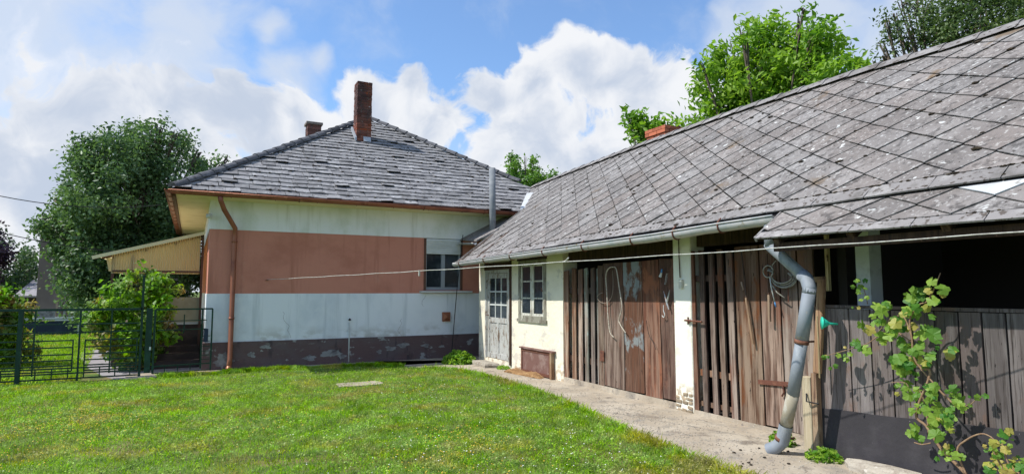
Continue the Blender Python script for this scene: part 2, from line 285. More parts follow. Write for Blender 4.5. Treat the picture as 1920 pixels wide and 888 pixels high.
# ------------------------------------------------------------------ mesh helpers
WM = {}   # object -> world matrix
def V(*a): return Vector(a)
class MB:
    def __init__(s): s.v = []; s.f = []
    def add(s, vs, fs):
        o = len(s.v); s.v += [tuple(v) for v in vs]; s.f += [tuple(i + o for i in f) for f in fs]; return s
    def box(s, x0, x1, y0, y1, z0, z1):
        return s.add([(x0, y0, z0), (x1, y0, z0), (x1, y1, z0), (x0, y1, z0), (x0, y0, z1), (x1, y0, z1), (x1, y1, z1), (x0, y1, z1)],
                     [(0, 3, 2, 1), (4, 5, 6, 7), (0, 1, 5, 4), (1, 2, 6, 5), (2, 3, 7, 6), (3, 0, 4, 7)])
    def obox(s, c, ax, ay, az):   # centre and three half-axis vectors
        c, ax, ay, az = map(Vector, (c, ax, ay, az))
        P = [c - ax - ay - az, c + ax - ay - az, c + ax + ay - az, c - ax + ay - az, c - ax - ay + az, c + ax - ay + az, c + ax + ay + az, c - ax + ay + az]
        return s.add(P, [(0, 3, 2, 1), (4, 5, 6, 7), (0, 1, 5, 4), (1, 2, 6, 5), (2, 3, 7, 6), (3, 0, 4, 7)])
    def bar(s, a, b, w, t, up=(0, 0, 1)):
        a, b = Vector(a), Vector(b); d = (b - a); L = d.length; d.normalize()
        u = Vector(up); sx = d.cross(u)
        if sx.length < 1e-4: sx = d.cross(Vector((1, 0, 0)))
        sx.normalize(); sy = sx.cross(d).normalized()
        return s.obox((a + b) / 2, d * L / 2, sx * w / 2, sy * t / 2)
    def slab(s, top, dn):      # polygon extruded by the vector dn
        n = len(top); dn = Vector(dn)
        vs = [Vector(p) for p in top] + [Vector(p) + dn for p in top]
        fs = [tuple(range(n)), tuple(range(2 * n - 1, n - 1, -1))] + [(i, i + n, (i + 1) % n + n, (i + 1) % n) for i in range(n)]
        return s.add(vs, fs)
    def tube(s, pts, r, n=8, cap=True, rs=None):
        pts = [Vector(p) for p in pts]; k = len(pts); o = len(s.v); prev = None
        for i, p in enumerate(pts):
            a = pts[max(i - 1, 0)]; b = pts[min(i + 1, k - 1)]
            d = (b - a).normalized()
            if prev is None:
                u = d.cross(Vector((0, 0, 1)))
                if u.length < 1e-3: u = d.cross(Vector((1, 0, 0)))
            else: u = prev - d * prev.dot(d)
            u.normalize(); prev = u; wv = d.cross(u)
            rr = rs[i] if rs else r
            for j in range(n):
                t = 2 * math.pi * j / n
                s.v.append(tuple(p + (u * math.cos(t) + wv * math.sin(t)) * rr))
        for i in range(k - 1):
            for j in range(n):
                a0 = o + i * n + j; a1 = o + i * n + (j + 1) % n
                s.f.append((a0, a1, a1 + n, a0 + n))
        if cap:
            s.f.append(tuple(o + j for j in range(n - 1, -1, -1))); s.f.append(tuple(o + (k - 1) * n + j for j in range(n)))
        return s
    def blob(s, c, r, rz=None, seed=0):
        rz = rz or r; c = Vector(c); rn = random.Random(seed); n = 6; vs = [c + V(0, 0, rz)]; 
        for k, (h, q) in enumerate(((.45, .85), (-.35, .95))):
            for j in range(n):
                t = 2 * math.pi * (j + .5 * k) / n; m = q * rn.uniform(.75, 1.15)
                vs.append(c + V(math.cos(t) * r * m, math.sin(t) * r * m, rz * h * rn.uniform(.8, 1.2)))
        vs.append(c - V(0, 0, rz * .7)); fs = []
        for j in range(n):
            a, b = 1 + j, 1 + (j + 1) % n
            fs += [(0, a, b), (a, a + n, b), (b, a + n, b + n), (a + n, 13, b + n)]
        return s.add(vs, fs)
    def build(s, name, m, parent=None, smooth=False, bevel=0, kind=None, label=None, cat=None, group=None):
        a = np.array(s.v, dtype=float); lo = a.min(0); hi = a.max(0)
        c = Vector(((lo[0] + hi[0]) / 2, (lo[1] + hi[1]) / 2, lo[2]))
        me = bpy.data.meshes.new(name); me.from_pydata((a - np.array(c)).tolist(), [], s.f); me.materials.append(m)
        if smooth: me.polygons.foreach_set('use_smooth', [True] * len(me.polygons))
        o = bpy.data.objects.new(name, me); col.objects.link(o); o.location = c; WM[o] = Matrix.Translation(c)
        if parent: o.parent = parent; o.matrix_parent_inverse = WM[parent].inverted()
        if bevel:
            b = o.modifiers.new('bevel', 'BEVEL'); b.width = bevel; b.segments = 1; b.limit_method = 'ANGLE'
        tag(o, label, cat, group, kind); return o
def tag(o, label=None, cat=None, group=None, kind=None):
    for k, v in (('label', label), ('category', cat), ('group', group), ('kind', kind)):
        if v: o[k] = v
    return o
def empty(name, loc, label=None, cat=None, group=None):
    o = bpy.data.objects.new(name, None); col.objects.link(o); o.location = loc; o.empty_display_size = .2
    WM[o] = Matrix.Translation(Vector(loc)); return tag(o, label, cat, group)
def place(name, me, mtx, parent):   # an object sharing mesh data
    o = bpy.data.objects.new(name, me); col.objects.link(o); o.matrix_world = mtx; WM[o] = mtx
    if parent: o.parent = parent; o.matrix_parent_inverse = WM[parent].inverted()
    return o
def clip(poly, nx, ny, c):   # keep nx*x+ny*y<=c
    out = []
    for i in range(len(poly)):
        a, b = poly[i], poly[(i + 1) % len(poly)]
        da = nx * a[0] + ny * a[1] - c; db = nx * b[0] + ny * b[1] - c
        if da <= 0: out.append(a)
        if (da < 0 < db) or (db < 0 < da):
            t = da / (da - db); out.append((a[0] + (b[0] - a[0]) * t, a[1] + (b[1] - a[1]) * t))
    return out
def area(p): return abs(sum(p[i][0] * p[(i + 1) % len(p)][1] - p[(i + 1) % len(p)][0] * p[i][1] for i in range(len(p)))) / 2
def lerp(tab, x):
    if x <= tab[0][0]: return tab[0][1]
    for (a, b), (c, d_) in zip(tab, tab[1:]):
        if x <= c: return b + (d_ - b) * (x - a) / (c - a)
    return tab[-1][1]

# ------------------------------------------------------------------ the ground
MB().add([(-900, -900, 0), (900, -900, 0), (900, 900, 0), (-900, 900, 0)], [(0, 1, 2, 3)]).build('ground', M['soil'], kind='structure')
edge = [(-1.0, 13.2), (.2, 13.28), (1.0, 13.42), (2.6, 13.35), (3.4, 13.1), (3.87, 12.79), (4.5, 12.1), (4.8, 11.6), (4.94, 10.82), (4.95, 9.6), (4.91, 8.69), (4.80, 7.7), (4.67, 6.84), (4.52, 6.1),
        (4.42, 5.45), (4.34, 4.9), (4.31, 4.53), (4.31, 3.89), (4.25, 3.0), (4.2, 0.), (4.2, -3)]
ej = []
for i in range(len(edge) - 1):
    for k in range(6):
        t = k / 6; x = edge[i][0] * (1 - t) + edge[i + 1][0] * t; y = edge[i][1] * (1 - t) + edge[i + 1][1] * t
        ej.append((x + rnd.uniform(-.025, .025), y + rnd.uniform(-.025, .025)))
poly = [(p[0], p[1], .03) for p in ej] + [(6.2, -3, .03), (6.2, 13.79, .03), (-1.0, 13.79, .03)]
mb = MB(); vs = poly; 
inner = [(p[0], p[1]) for p in ej]
# strips from the lawn edge to the wall line
q = []
for p in inner:
    q.append((min(6.2, p[0] + 6) if p[1] < 12.9 else p[0] + .01, p[1]) if p[1] < 12.9 else (p[0], 13.85))
fs = []; vv = []
for p, r_ in zip(inner, q):
    vv += [(p[0], p[1], .03), (r_[0], r_[1], .03), (p[0], p[1], -.05)]
for i in range(len(inner) - 1):
    a = 3 * i; fs += [(a, a + 3, a + 4, a + 1), (a, a + 2, a + 5, a + 3)]
# the corner between both strips
i0 = max(i for i, p in enumerate(inner) if p[1] >= 12.9); 
vv += [(6.2, 13.85, .03)]; fs += [(3 * i0, 3 * (i0 + 1), 3 * (i0 + 1) + 1, len(vv) - 1, 3 * i0 + 1)]
MB().add(vv, fs).build('concrete_path', M['concrete'], kind='structure')
MB().slab([tuple(atz(192, 703, .014)), (-1.15, 13.3, .014), (.27, 13.3, .014), (.2, 16, .014), (-1.4, 18, .014), tuple(atz(215, 655, .014)), tuple(atz(160, 655, .014)), tuple(atz(147, 671, .014)), tuple(atz(165, 688, .014))][::-1], (0, 0, -.03)).build('garden_path', M['path_far'], kind='structure')

def pathx(y): 
    tab = sorted((p[1], p[0]) for p in edge if p[1] < 13)
    return lerp(tab, y)

# ------------------------------------------------------------------ foliage
def leafmesh(name, pos, nrm, size, m, parent=None, aspect=.5, rs=None, label=None, cat=None, kind=None, tone=None, group=None):
    rs = rs or np.random.RandomState(3); n = len(pos)
    a = rs.normal(size=(n, 3)); a -= (a * nrm).sum(1)[:, None] * nrm; a /= np.linalg.norm(a, axis=1)[:, None] + 1e-9
    b = np.cross(nrm, a); L = size[:, None]
    tip = pos + a * L * .55; base = pos - a * L * .45
    l = pos + b * L * aspect * .5 + nrm * L * .10; r = pos - b * L * aspect * .5 + nrm * L * .10
    tip = tip - nrm * L * .08
    v = np.stack([base, r, tip, l], 1).reshape(-1, 3)
    c = v.min(0) * .5 + v.max(0) * .5; c[2] = v[:, 2].min()
    me = bpy.data.meshes.new(name); me.vertices.add(4 * n); me.vertices.foreach_set('co', (v - c).ravel())
    i = np.arange(n)[:, None] * 4
    tri = np.concatenate([i + [0, 1, 2], i + [0, 2, 3]], 1).ravel()
    me.loops.add(6 * n); me.loops.foreach_set('vertex_index', tri)
    me.polygons.add(2 * n); me.polygons.foreach_set('loop_start', np.arange(2 * n) * 3)
    me.update(calc_edges=True); me.validate()
    at = me.attributes.new('tone', 'FLOAT', 'FACE')
    t = rs.rand(n) * .999 if tone is None else tone
    at.data.foreach_set('value', np.repeat(t, 2))
    me.materials.append(m)
    o = bpy.data.objects.new(name, me); col.objects.link(o); o.location = c; WM[o] = Matrix.Translation(Vector(c))
    if parent: o.parent = parent; o.matrix_parent_inverse = WM[parent].inverted()
    return tag(o, label, cat, group, kind)
def unit(a): return a / (np.linalg.norm(a, axis=1)[:, None] + 1e-9)
def crown_pts(blobs, n, rs, clump, per, shell=.5, jit=.13):
    # blobs -> boughs spread through each blob -> sprays of leaves on each bough, so that the outline and the gaps are uneven
    B = np.array([(c[0], c[1], c[2], r) for c, r in blobs]); S = []
    for b in B:
        kk = max(3, int(15 * min(1.6, b[3] / B[:, 3].mean())))
        dd = unit(rs.normal(size=(kk, 3))); q = shell + (1.06 - shell) * rs.rand(kk) ** .5
        for u_, q_ in zip(dd, q): S.append((*(b[:3] + u_ * b[3] * q_), b[3] * rs.uniform(.20, .42), rs.rand()))
    S = np.array(S); wts = S[:, 3] ** 1.7 * (.45 + rs.rand(len(S))); wts /= wts.sum()
    nc = n // per; k = rs.choice(len(S), nc, p=wts)
    dirs = unit(rs.normal(size=(nc, 3)) * np.array([1, 1, .8]))
    cc = S[k, :3] + dirs * (S[k, 3] * rs.rand(nc) ** .45)[:, None] * (1 + jit * rs.uniform(-1, 1, nc))[:, None]
    pos = np.repeat(cc, per, 0) + rs.normal(size=(nc * per, 3)) * clump * .75
    out = unit(np.repeat(dirs, per, 0) * .55 + rs.normal(size=(nc * per, 3)) * .7 + np.array([0, 0, .5]))
    tone = np.clip(np.repeat(S[k, 4] * .55 + rs.rand(nc) * .2, per) + rs.rand(nc * per) * .25, 0, .998)
    return pos, out, tone
def tree(name, label, base, h_trunk, r_trunk, blobs, n, leaf, m, seed, clump=.25, per=8, shell=.45, aspect=.5, cat='tree', group=None, jit=.13, limbs=True):
    rs = np.random.RandomState(seed); rn = random.Random(seed); base = Vector(base)
    root = empty(name, base, label, cat, group)
    mb = MB(); top = base + V(rn.uniform(-.2, .2), rn.uniform(-.2, .2), h_trunk)
    mid = base.lerp(top, .5) + V(rn.uniform(-.08, .08), rn.uniform(-.08, .08), 0)
    mb.tube([base - V(0, 0, .1), base + V(0, 0, .3), mid, top], 0, 9, True, [r_trunk * 1.5, r_trunk * 1.1, r_trunk * .9, r_trunk * .7])
    for c, r in blobs:
        c = Vector(c); st = mid.lerp(top, rn.uniform(.3, 1)); m1 = st.lerp(c, .5) + V(rn.uniform(-.2, .2), rn.uniform(-.2, .2), .1 * r)
        mb.tube([st, m1, c], 0, 6, True, [r_trunk * .26, r_trunk * .13, r_trunk * .05])
        for _ in range(4):
            e_ = c + Vector(unit(rs.normal(size=(1, 3)))[0]) * r * .85
            mb.tube([m1.lerp(c, rn.random()), c.lerp(e_, .5) + V(0, 0, .05 * r), e_], 0, 4, False, [r_trunk * .15, r_trunk * .09, r_trunk * .03])
    mb.build('trunk', M['bark'], root, True)
    pos, out, tone = crown_pts(blobs, n, rs, clump, per, shell, jit)
    leafmesh('crown', pos, out, leaf * rs.uniform(.6, 1.25, len(pos)), m, root, aspect, rs, tone=tone)
    return root
def pblobs(lst, d, seed=1, spread=1.):   # (px, py, radius px[, depth offset])
    rn = random.Random(seed); out = []
    for b in lst:
        dd = d + (b[3] if len(b) > 3 else rn.uniform(-1, 1) * spread)
        p = atd(b[0], b[1], dd); out.append((p, b[2] / FP * dd * 1.02))
    return out

# big dark tree on the left
T1 = pblobs([(225, 310, 50), (275, 300, 42), (325, 300, 38), (165, 330, 30), (235, 365, 70), (310, 365, 62), (160, 400, 42), (235, 435, 75), (310, 440, 70), (140, 300, 12),
             (112, 425, 26), (190, 490, 56), (260, 510, 70), (330, 500, 52), (185, 545, 46), (372, 325, 26), (405, 308, 13), (425, 298, 8), (255, 245, 14), (300, 238, 12), (225, 560, 40), (350, 262, 14),
             (210, 255, 12), (190, 275, 16), (130, 345, 18), (100, 375, 10), (88, 410, 12), (82, 445, 9), (110, 470, 18), (375, 285, 12), (280, 255, 22), (325, 258, 16), (240, 268, 22), (120, 500, 12), (160, 285, 10), (385, 350, 26), (150, 450, 32)], 24, 4, 1.2)
b1_ = atd(250, 600, 24)
tree('broadleaf_tree', 'big dark green broadleaf tree behind the garden canopy left of the house', (b1_.x, b1_.y, 0), 3.2, .26, T1, 62000, .14, M['leaf_dark'], 5, .19, 10, .3, .6, jit=.3)
# bright walnut behind the shed roof
T2 = pblobs([(1440, 130, 70), (1375, 100, 42), (1500, 110, 60), (1420, 195, 70), (1340, 160, 42), (1480, 190, 70), (1560, 150, 45), (1540, 100, 35), (1390, 230, 50), (1350, 215, 40),
             (1450, 70, 40), (1530, 60, 30), (1600, 145, 26), (1300, 235, 26), (1270, 235, 14), (1500, 35, 14), (1505, 15, 12), (1395, 60, 22), (1320, 125, 16), (1310, 255, 30), (1345, 265, 30)], 17, 5, .8)
b2_ = atd(1440, 500, 17.4)
tree('walnut_tree', 'bright green walnut tree rising behind the middle of the shed roof', (b2_.x, b2_.y, 0), 3.6, .2, [(c_, r_ * .9) for c_, r_ in T2], 15000, .20, M['leaf_bright'], 9, .17, 7, .4, .42, jit=.3)
T2b = pblobs([(1195, 235, 20), (1220, 245, 18), (1205, 265, 16), (1180, 220, 12), (1240, 240, 12)], 15.5, 6, .2)
b2b = atd(1215, 500, 15.6)
tree('walnut_sapling', 'thin low walnut growing just behind the small orange chimney of the shed', (b2b.x, b2b.y, 0), 3.6, .07, T2b, 900, .20, M['leaf_bright'], 19, .14, 6, .4, .42, jit=.25)
# darker trees at top right
T3 = pblobs([(1695, 65, 32), (1730, 35, 40), (1790, 55, 50), (1850, 20, 60), (1900, -10, 70), (1700, 110, 35), (1760, 90, 45), (1830, 70, 50), (1662, 40, 9), (1655, 85, 11), (1690, 8, 16), (1675, 25, 10), (1655, 110, 10), (1720, -10, 20), (1960, 20, 70), (2020, 60, 90), (1640, 125, 14)], 26, 7, 1.)
b3_ = atd(1800, 560, 26)
tree('plum_tree', 'dark dense tree at the top right behind the shed ridge', (b3_.x, b3_.y, 0), 5.2, .25, T3, 22000, .15, M['leaf_deep'], 11, .22, 8, .35, .55, jit=.32)
# slim tree between the two roofs
T4 = pblobs([(962, 315, 16), (975, 330, 18), (955, 335, 16), (998, 320, 17), (1000, 342, 20), (985, 350, 22), (1020, 335, 14), (1035, 330, 10), (965, 300, 10), (1000, 303, 9), (1043, 322, 5), (956, 292, 6), (985, 296, 6), (1012, 312, 6), (960, 350, 20), (1015, 352, 20)], 27, 8, .5)
b4_ = atd(990, 545, 27)
tree('young_pear_tree', 'young upright green tree seen between the house roof and the shed roof', (b4_.x, b4_.y, 0), 4.4, .1, [(c_, r_ * .85) for c_, r_ in T4], 3600, .17, M['leaf_mid'], 13, .13, 6, .4, .5, jit=.25)
# bush in front of the porch
T5 = pblobs([(270, 530, 30), (300, 545, 32), (230, 560, 36), (200, 590, 30), (250, 600, 44), (300, 600, 30), (225, 640, 34), (275, 650, 38), (300, 640, 24), (250, 680, 30), (275, 505, 12), (262, 512, 12), (185, 610, 18), (310, 525, 16)], 14.7, 3, .25)
b5_ = atd(262, 700, 14.6)
tree('climbing_shrub', 'leafy bush with a few reddish leaves behind the green garden gate', (b5_.x, b5_.y, 0), .9, .05, [(c_, r_ * .9) for c_, r_ in T5], 5200, .115, M['leaf_bush'], 15, .08, 6, .35, .7, 'bush', jit=.15)
# hedge at the far left with purple tree and far trees
def hedge(name, label, px0, px1, pytop, d, m, n, leaf, seed, rr=.8, pybot=620):
    rn = random.Random(seed); bl = []
    for i in range(7):
        x = px0 + (px1 - px0) * i / 6; p = atd(x, 600, d); top = atd(x, pytop + rn.uniform(-6, 10), d).z
        z = .4
        while z < top - .3: bl.append((V(p.x + rn.uniform(-.2, .2), p.y + rn.uniform(-.3, .3), z), rr * rn.uniform(.8, 1.1))); z += rr * .8
        bl.append((V(p.x, p.y, top - rr * .6), rr * .8))
    p = atd((px0 + px1) / 2, 600, d)
    return tree(name, label, (p.x, p.y, 0), 1., .08, bl, n, leaf, m, seed, .1, 6, .5, .6, 'bush')
hedge('shrub', 'yellow green garden shrub at the left edge behind the green fence', -190, -5, 556, 17, M['leaf_bush'], 13000, .13, 21, .5)
T6 = pblobs([(20, 520, 40), (50, 510, 30), (-40, 510, 60), (45, 540, 36), (0, 550, 40), (-90, 520, 60)], 60, 22, 2)
b6_ = atd(20, 575, 60)
tree('distant_tree', 'distant round green tree beyond the street at the left edge', (b6_.x, b6_.y, 0), 2.5, .25, T6, 9000, .3, M['leaf_far'], 23, .4, 6, .4, .6)
T7 = pblobs([(-22, 470, 22), (-14, 440, 14), (-28, 500, 28), (-10, 425, 8), (-50, 480, 30)], 45, 24, .5)
b7_ = atd(-10, 575, 45)
tree('purple_leaved_tree', 'dark purple leaved tree cut by the left edge of the photo', (b7_.x, b7_.y, 0), 3, .2, T7, 5000, .22, M['leaf_purple'], 25, .25, 6, .4, .6)
T8 = pblobs([(46, 478, 7), (47, 488, 10), (46, 500, 13), (45, 470, 4)], 75, 26, .3)
b8_ = atd(46, 560, 75)
tree('spruce_tree', 'small pointed conifer tip above the distant round tree', (b8_.x, b8_.y, 0), 5, .2, T8, 1500, .35, M['leaf_dark'], 27, .25, 6, .4, .4)
# ------------------------------------------------------------------ neighbours beyond the street
def neighbour():
    D = 42.; x0 = aty(72, 500, D).x; x1 = x0 + 7.5; zt = aty(72, 432, D).z
    r = empty('apartment_house', (x0 + 3.7, D, 0), 'plain grey brown two storey building behind the big dark tree', 'building')
    MB().box(x0, x1, D, D + 8, 0, zt).build('wall', M['neighbour_wall'], r)
    MB().add([(x0 - .3, D - .3, zt), (x1 + .3, D - .3, zt), (x1 + .3, D + 8.3, zt), (x0 - .3, D + 8.3, zt), (x0 + 3.7, D + 3, zt + 2.6), (x0 + 3.7, D + 5, zt + 2.6)],
             [(0, 1, 4), (1, 2, 5, 4), (2, 3, 5), (3, 0, 4, 5), (0, 3, 2, 1)]).build('roof', M['neighbour_roof'], r)
    MB().box(x0 - .04, x1 + .04, D - .06, D - .003, 0, .5).build('plinth', M['bare_plaster'], r)
    for wx in (x0 + 3.2, x0 + 5.4):
        for wz in (1.2, 3.6):
            f = MB().box(wx, wx + 1., D - .05, D - .003, wz, wz + 1.2).build('window', M['window_paint'], r)
            MB().box(wx + .08, wx + .92, D - .07, D - .053, wz + .08, wz + 1.12).build('pane', M['glass'], f)
    D2 = 52.; p0 = aty(38, 570, D2); p1 = aty(74, 570, D2)
    r = empty('street_garage', ((p0.x + p1.x) / 2, D2, 0), 'low dark outbuilding with pale sheet roof left of the grey brown building', 'building')
    z0 = aty(50, 556, D2).z
    MB().box(p0.x, p1.x + 1, D2, D2 + 5, 0, z0).build('wall', M['porch_base'], r)
    MB().slab([(p0.x - .3, D2 - .5, z0 - .05), (p1.x + 1.3, D2 - .5, z0 - .05), (p1.x + 1.3, D2 + 5, z0 + 1.1), (p0.x - .3, D2 + 5, z0 + 1.1)], (0, 0, .12)).build('roof', M['path_far'], r)
    # blue low street fence
    Y = 27.5; r = empty('street_fence', (-3, Y, 0), 'long low dark blue panel fence with pale coping across the garden end', 'fence')
    xa = -9.; 
    while xa < 1.:
        MB().box(xa + .05, xa + 1.75, Y, Y + .05, .02, .52).build('panel', M['blue_panel'], r)
        MB().box(xa - .05, xa + .05, Y - .03, Y + .08, 0, .56).build('post', M['sill'], r)
        xa += 1.8
    MB().box(-9.1, 1.0, Y - .06, Y + .12, .56, .63).build('coping', M['lead'], r)
    Y = 36.; r = empty('picket_fence', (-4, Y, 0), 'brown picket fence of thin stakes on the far side of the street', 'fence')
    xa = aty(103, 590, Y).x; xe = aty(200, 590, Y).x
    MB().box(xa, xe, Y, Y + .2, 0, .38).build('base_wall', M['sill'], r)
    while xa < xe: MB().box(xa, xa + .09, Y + .05, Y + .10, .38, 1.1).build('picket', M['brown_plank'], r); xa += .2
neighbour()
def wires():
    for a, b, l, sag in (((-30, 361), (300, 384), 'thin black power line crossing the upper left tree', .2), ((-30, 428), (420, 470), 'lower thin black line passing behind the canopy', .3)):
        p, q_ = atd(a[0], a[1], 20), atd(b[0], b[1], 20.5)
        pts = [p.lerp(q_, t / 12) - V(0, 0, sag * 4 * (t / 12) * (1 - t / 12)) for t in range(13)]
        MB().tube(pts, .011, 5).build('power_line', M['black'], label=l, cat='wire')
wires()

# ------------------------------------------------------------------ the house
HY = 13.79; HX0 = .27; HX1 = 9.0; HYB = 24.5; EZ = 3.54; EY = 13.24; EX0 = -.38; EX1 = 9.48; AX, AY, AZ = 4.55, 18.2, 6.76; AYB = 20.3; EYB = 25.2
KF = (AZ - EZ) / (AY - EY)
house = empty('house', (4.5, HY, 0), 'single storey house with white and terracotta banded walls and grey slate hip roof', 'house')
MB().box(HX0 - .03, HX1 + .03, HY - .03, HYB, 0, .57).build('plinth', M['plinth'], house)
MB().box(HX0, HX1, HY, HYB, .57, 1.545).build('lower_wall', M['white_wall'], house)
b_ = MB().box(HX0 + .012, 4.86, HY + .012, HYB, 1.545, 2.85).box(5.80, HX1, HY + .012, HYB, 1.545, 2.85).box(4.86, 5.80, HY + .14, HYB, 1.62, 2.85).box(4.86, 5.80, HY + .012, HYB, 1.545, 1.62)
b_.build('wall_band', M['pink_wall'], house, label='terracotta painted middle band of the wall')
MB().box(HX0, HX1, HY, HYB, 2.85, 3.44).build('upper_wall', M['upper_wall'], house)
# peeled spots where bare render shows on the plinth
rn = random.Random(5)
for (cx, cz, sx, sz) in ((2.75, .26, .36, .14), (2.3, .17, .22, .08), (2.98, .17, .14, .07), (4.05, .30, .20, .09), (4.35, .36, .22, .07), (1.42, .45, .16, .07), (1.15, .30, .12, .1), (4.9, .33, .16, .06), (5.3, .30, .12, .05), (3.8, .24, .1, .06), (.62, .22, .26, .18), (3.9, .5, .12, .03)):
    n_ = 30; ph = rn.random() * 6; sx *= .62; sz *= .7; jr = [rn.uniform(.72, 1.15) for _ in range(n_)]
    P = [(cx + sx * math.cos(2 * math.pi * k / n_) * jr[k] * (1 + .35 * math.sin(2 * math.pi * k / n_ * 3 + ph)), HY - .033, cz + sz * math.sin(2 * math.pi * k / n_) * jr[(k * 7) % n_] * (1 + .3 * math.sin(2 * math.pi * k / n_ * 2 + ph * 2))) for k in range(n_)]
    MB().slab(P, (0, .02, 0)).build('peeled_patch', M['bare_plaster'], house)
rc = random.Random(71)
for (cx, cz, n_) in ((1.9, .62, 9), (4.3, .60, 7), (4.9, 1.5, 6)):
    p = V(cx, HY - .0015, cz); pts_ = [p.copy()]
    for k in range(n_): p = p + V(rc.uniform(-.05, .05), 0, rc.uniform(.02, .09) * (1 if cz < 1 else -1)); pts_.append(p.copy())
    MB().tube(pts_, .0022, 4).build('crack', M['plinth'], house)
# soffit and roof slab
MB().box(EX0 + .04, EX1 - .04, EY + .04, EYB - .04, 3.44, 3.50).build('soffit', M['soffit'], house)
SL = [(EX0, EY, EZ), (EX1, EY, EZ), (EX1, EYB, EZ), (EX0, EYB, EZ), (AX, AY, AZ), (AX, AYB, AZ)]
hroof = MB().add(SL + [(x, y, z - .04) for x, y, z in SL[:4]], [(0, 1, 4), (1, 2, 5, 4), (2, 3, 5), (3, 0, 4, 5), (6, 7, 1, 0), (7, 8, 2, 1), (8, 9, 3, 2), (9, 6, 0, 3), (9, 8, 7, 6)]).build('roof', M['roof_under'], house)

def tile_mesh(poly, surf, lift, thick=.010, ragged=None, rn=rnd):
    """poly in roof coordinates (along, up); surf(u,v)->(point, normal)"""
    P = []
    for i in range(len(poly)):
        a, b = poly[i], poly[(i + 1) % len(poly)]; k = 3 if math.hypot(b[0] - a[0], b[1] - a[1]) > .15 else 1
        for j in range(k):
            t = j / k; x, y = a[0] + (b[0] - a[0]) * t, a[1] + (b[1] - a[1]) * t
            if j and ragged: x += rn.uniform(-ragged, ragged); y += rn.uniform(-ragged, ragged)
            P.append((x, y))
    n = len(P); top = []; bot = []
    for (x, y) in P:
        p, nn = surf(x, y); h = lift(x, y)
        top.append(p + nn * (h + thick)); bot.append(p + nn * max(h - .004, .001))
    return top + bot, [tuple(range(n))] + [(i, i + n, (i + 1) % n + n, (i + 1) % n) for i in range(n)]
def cam_dist(p): return math.hypot(p.x, p.y)

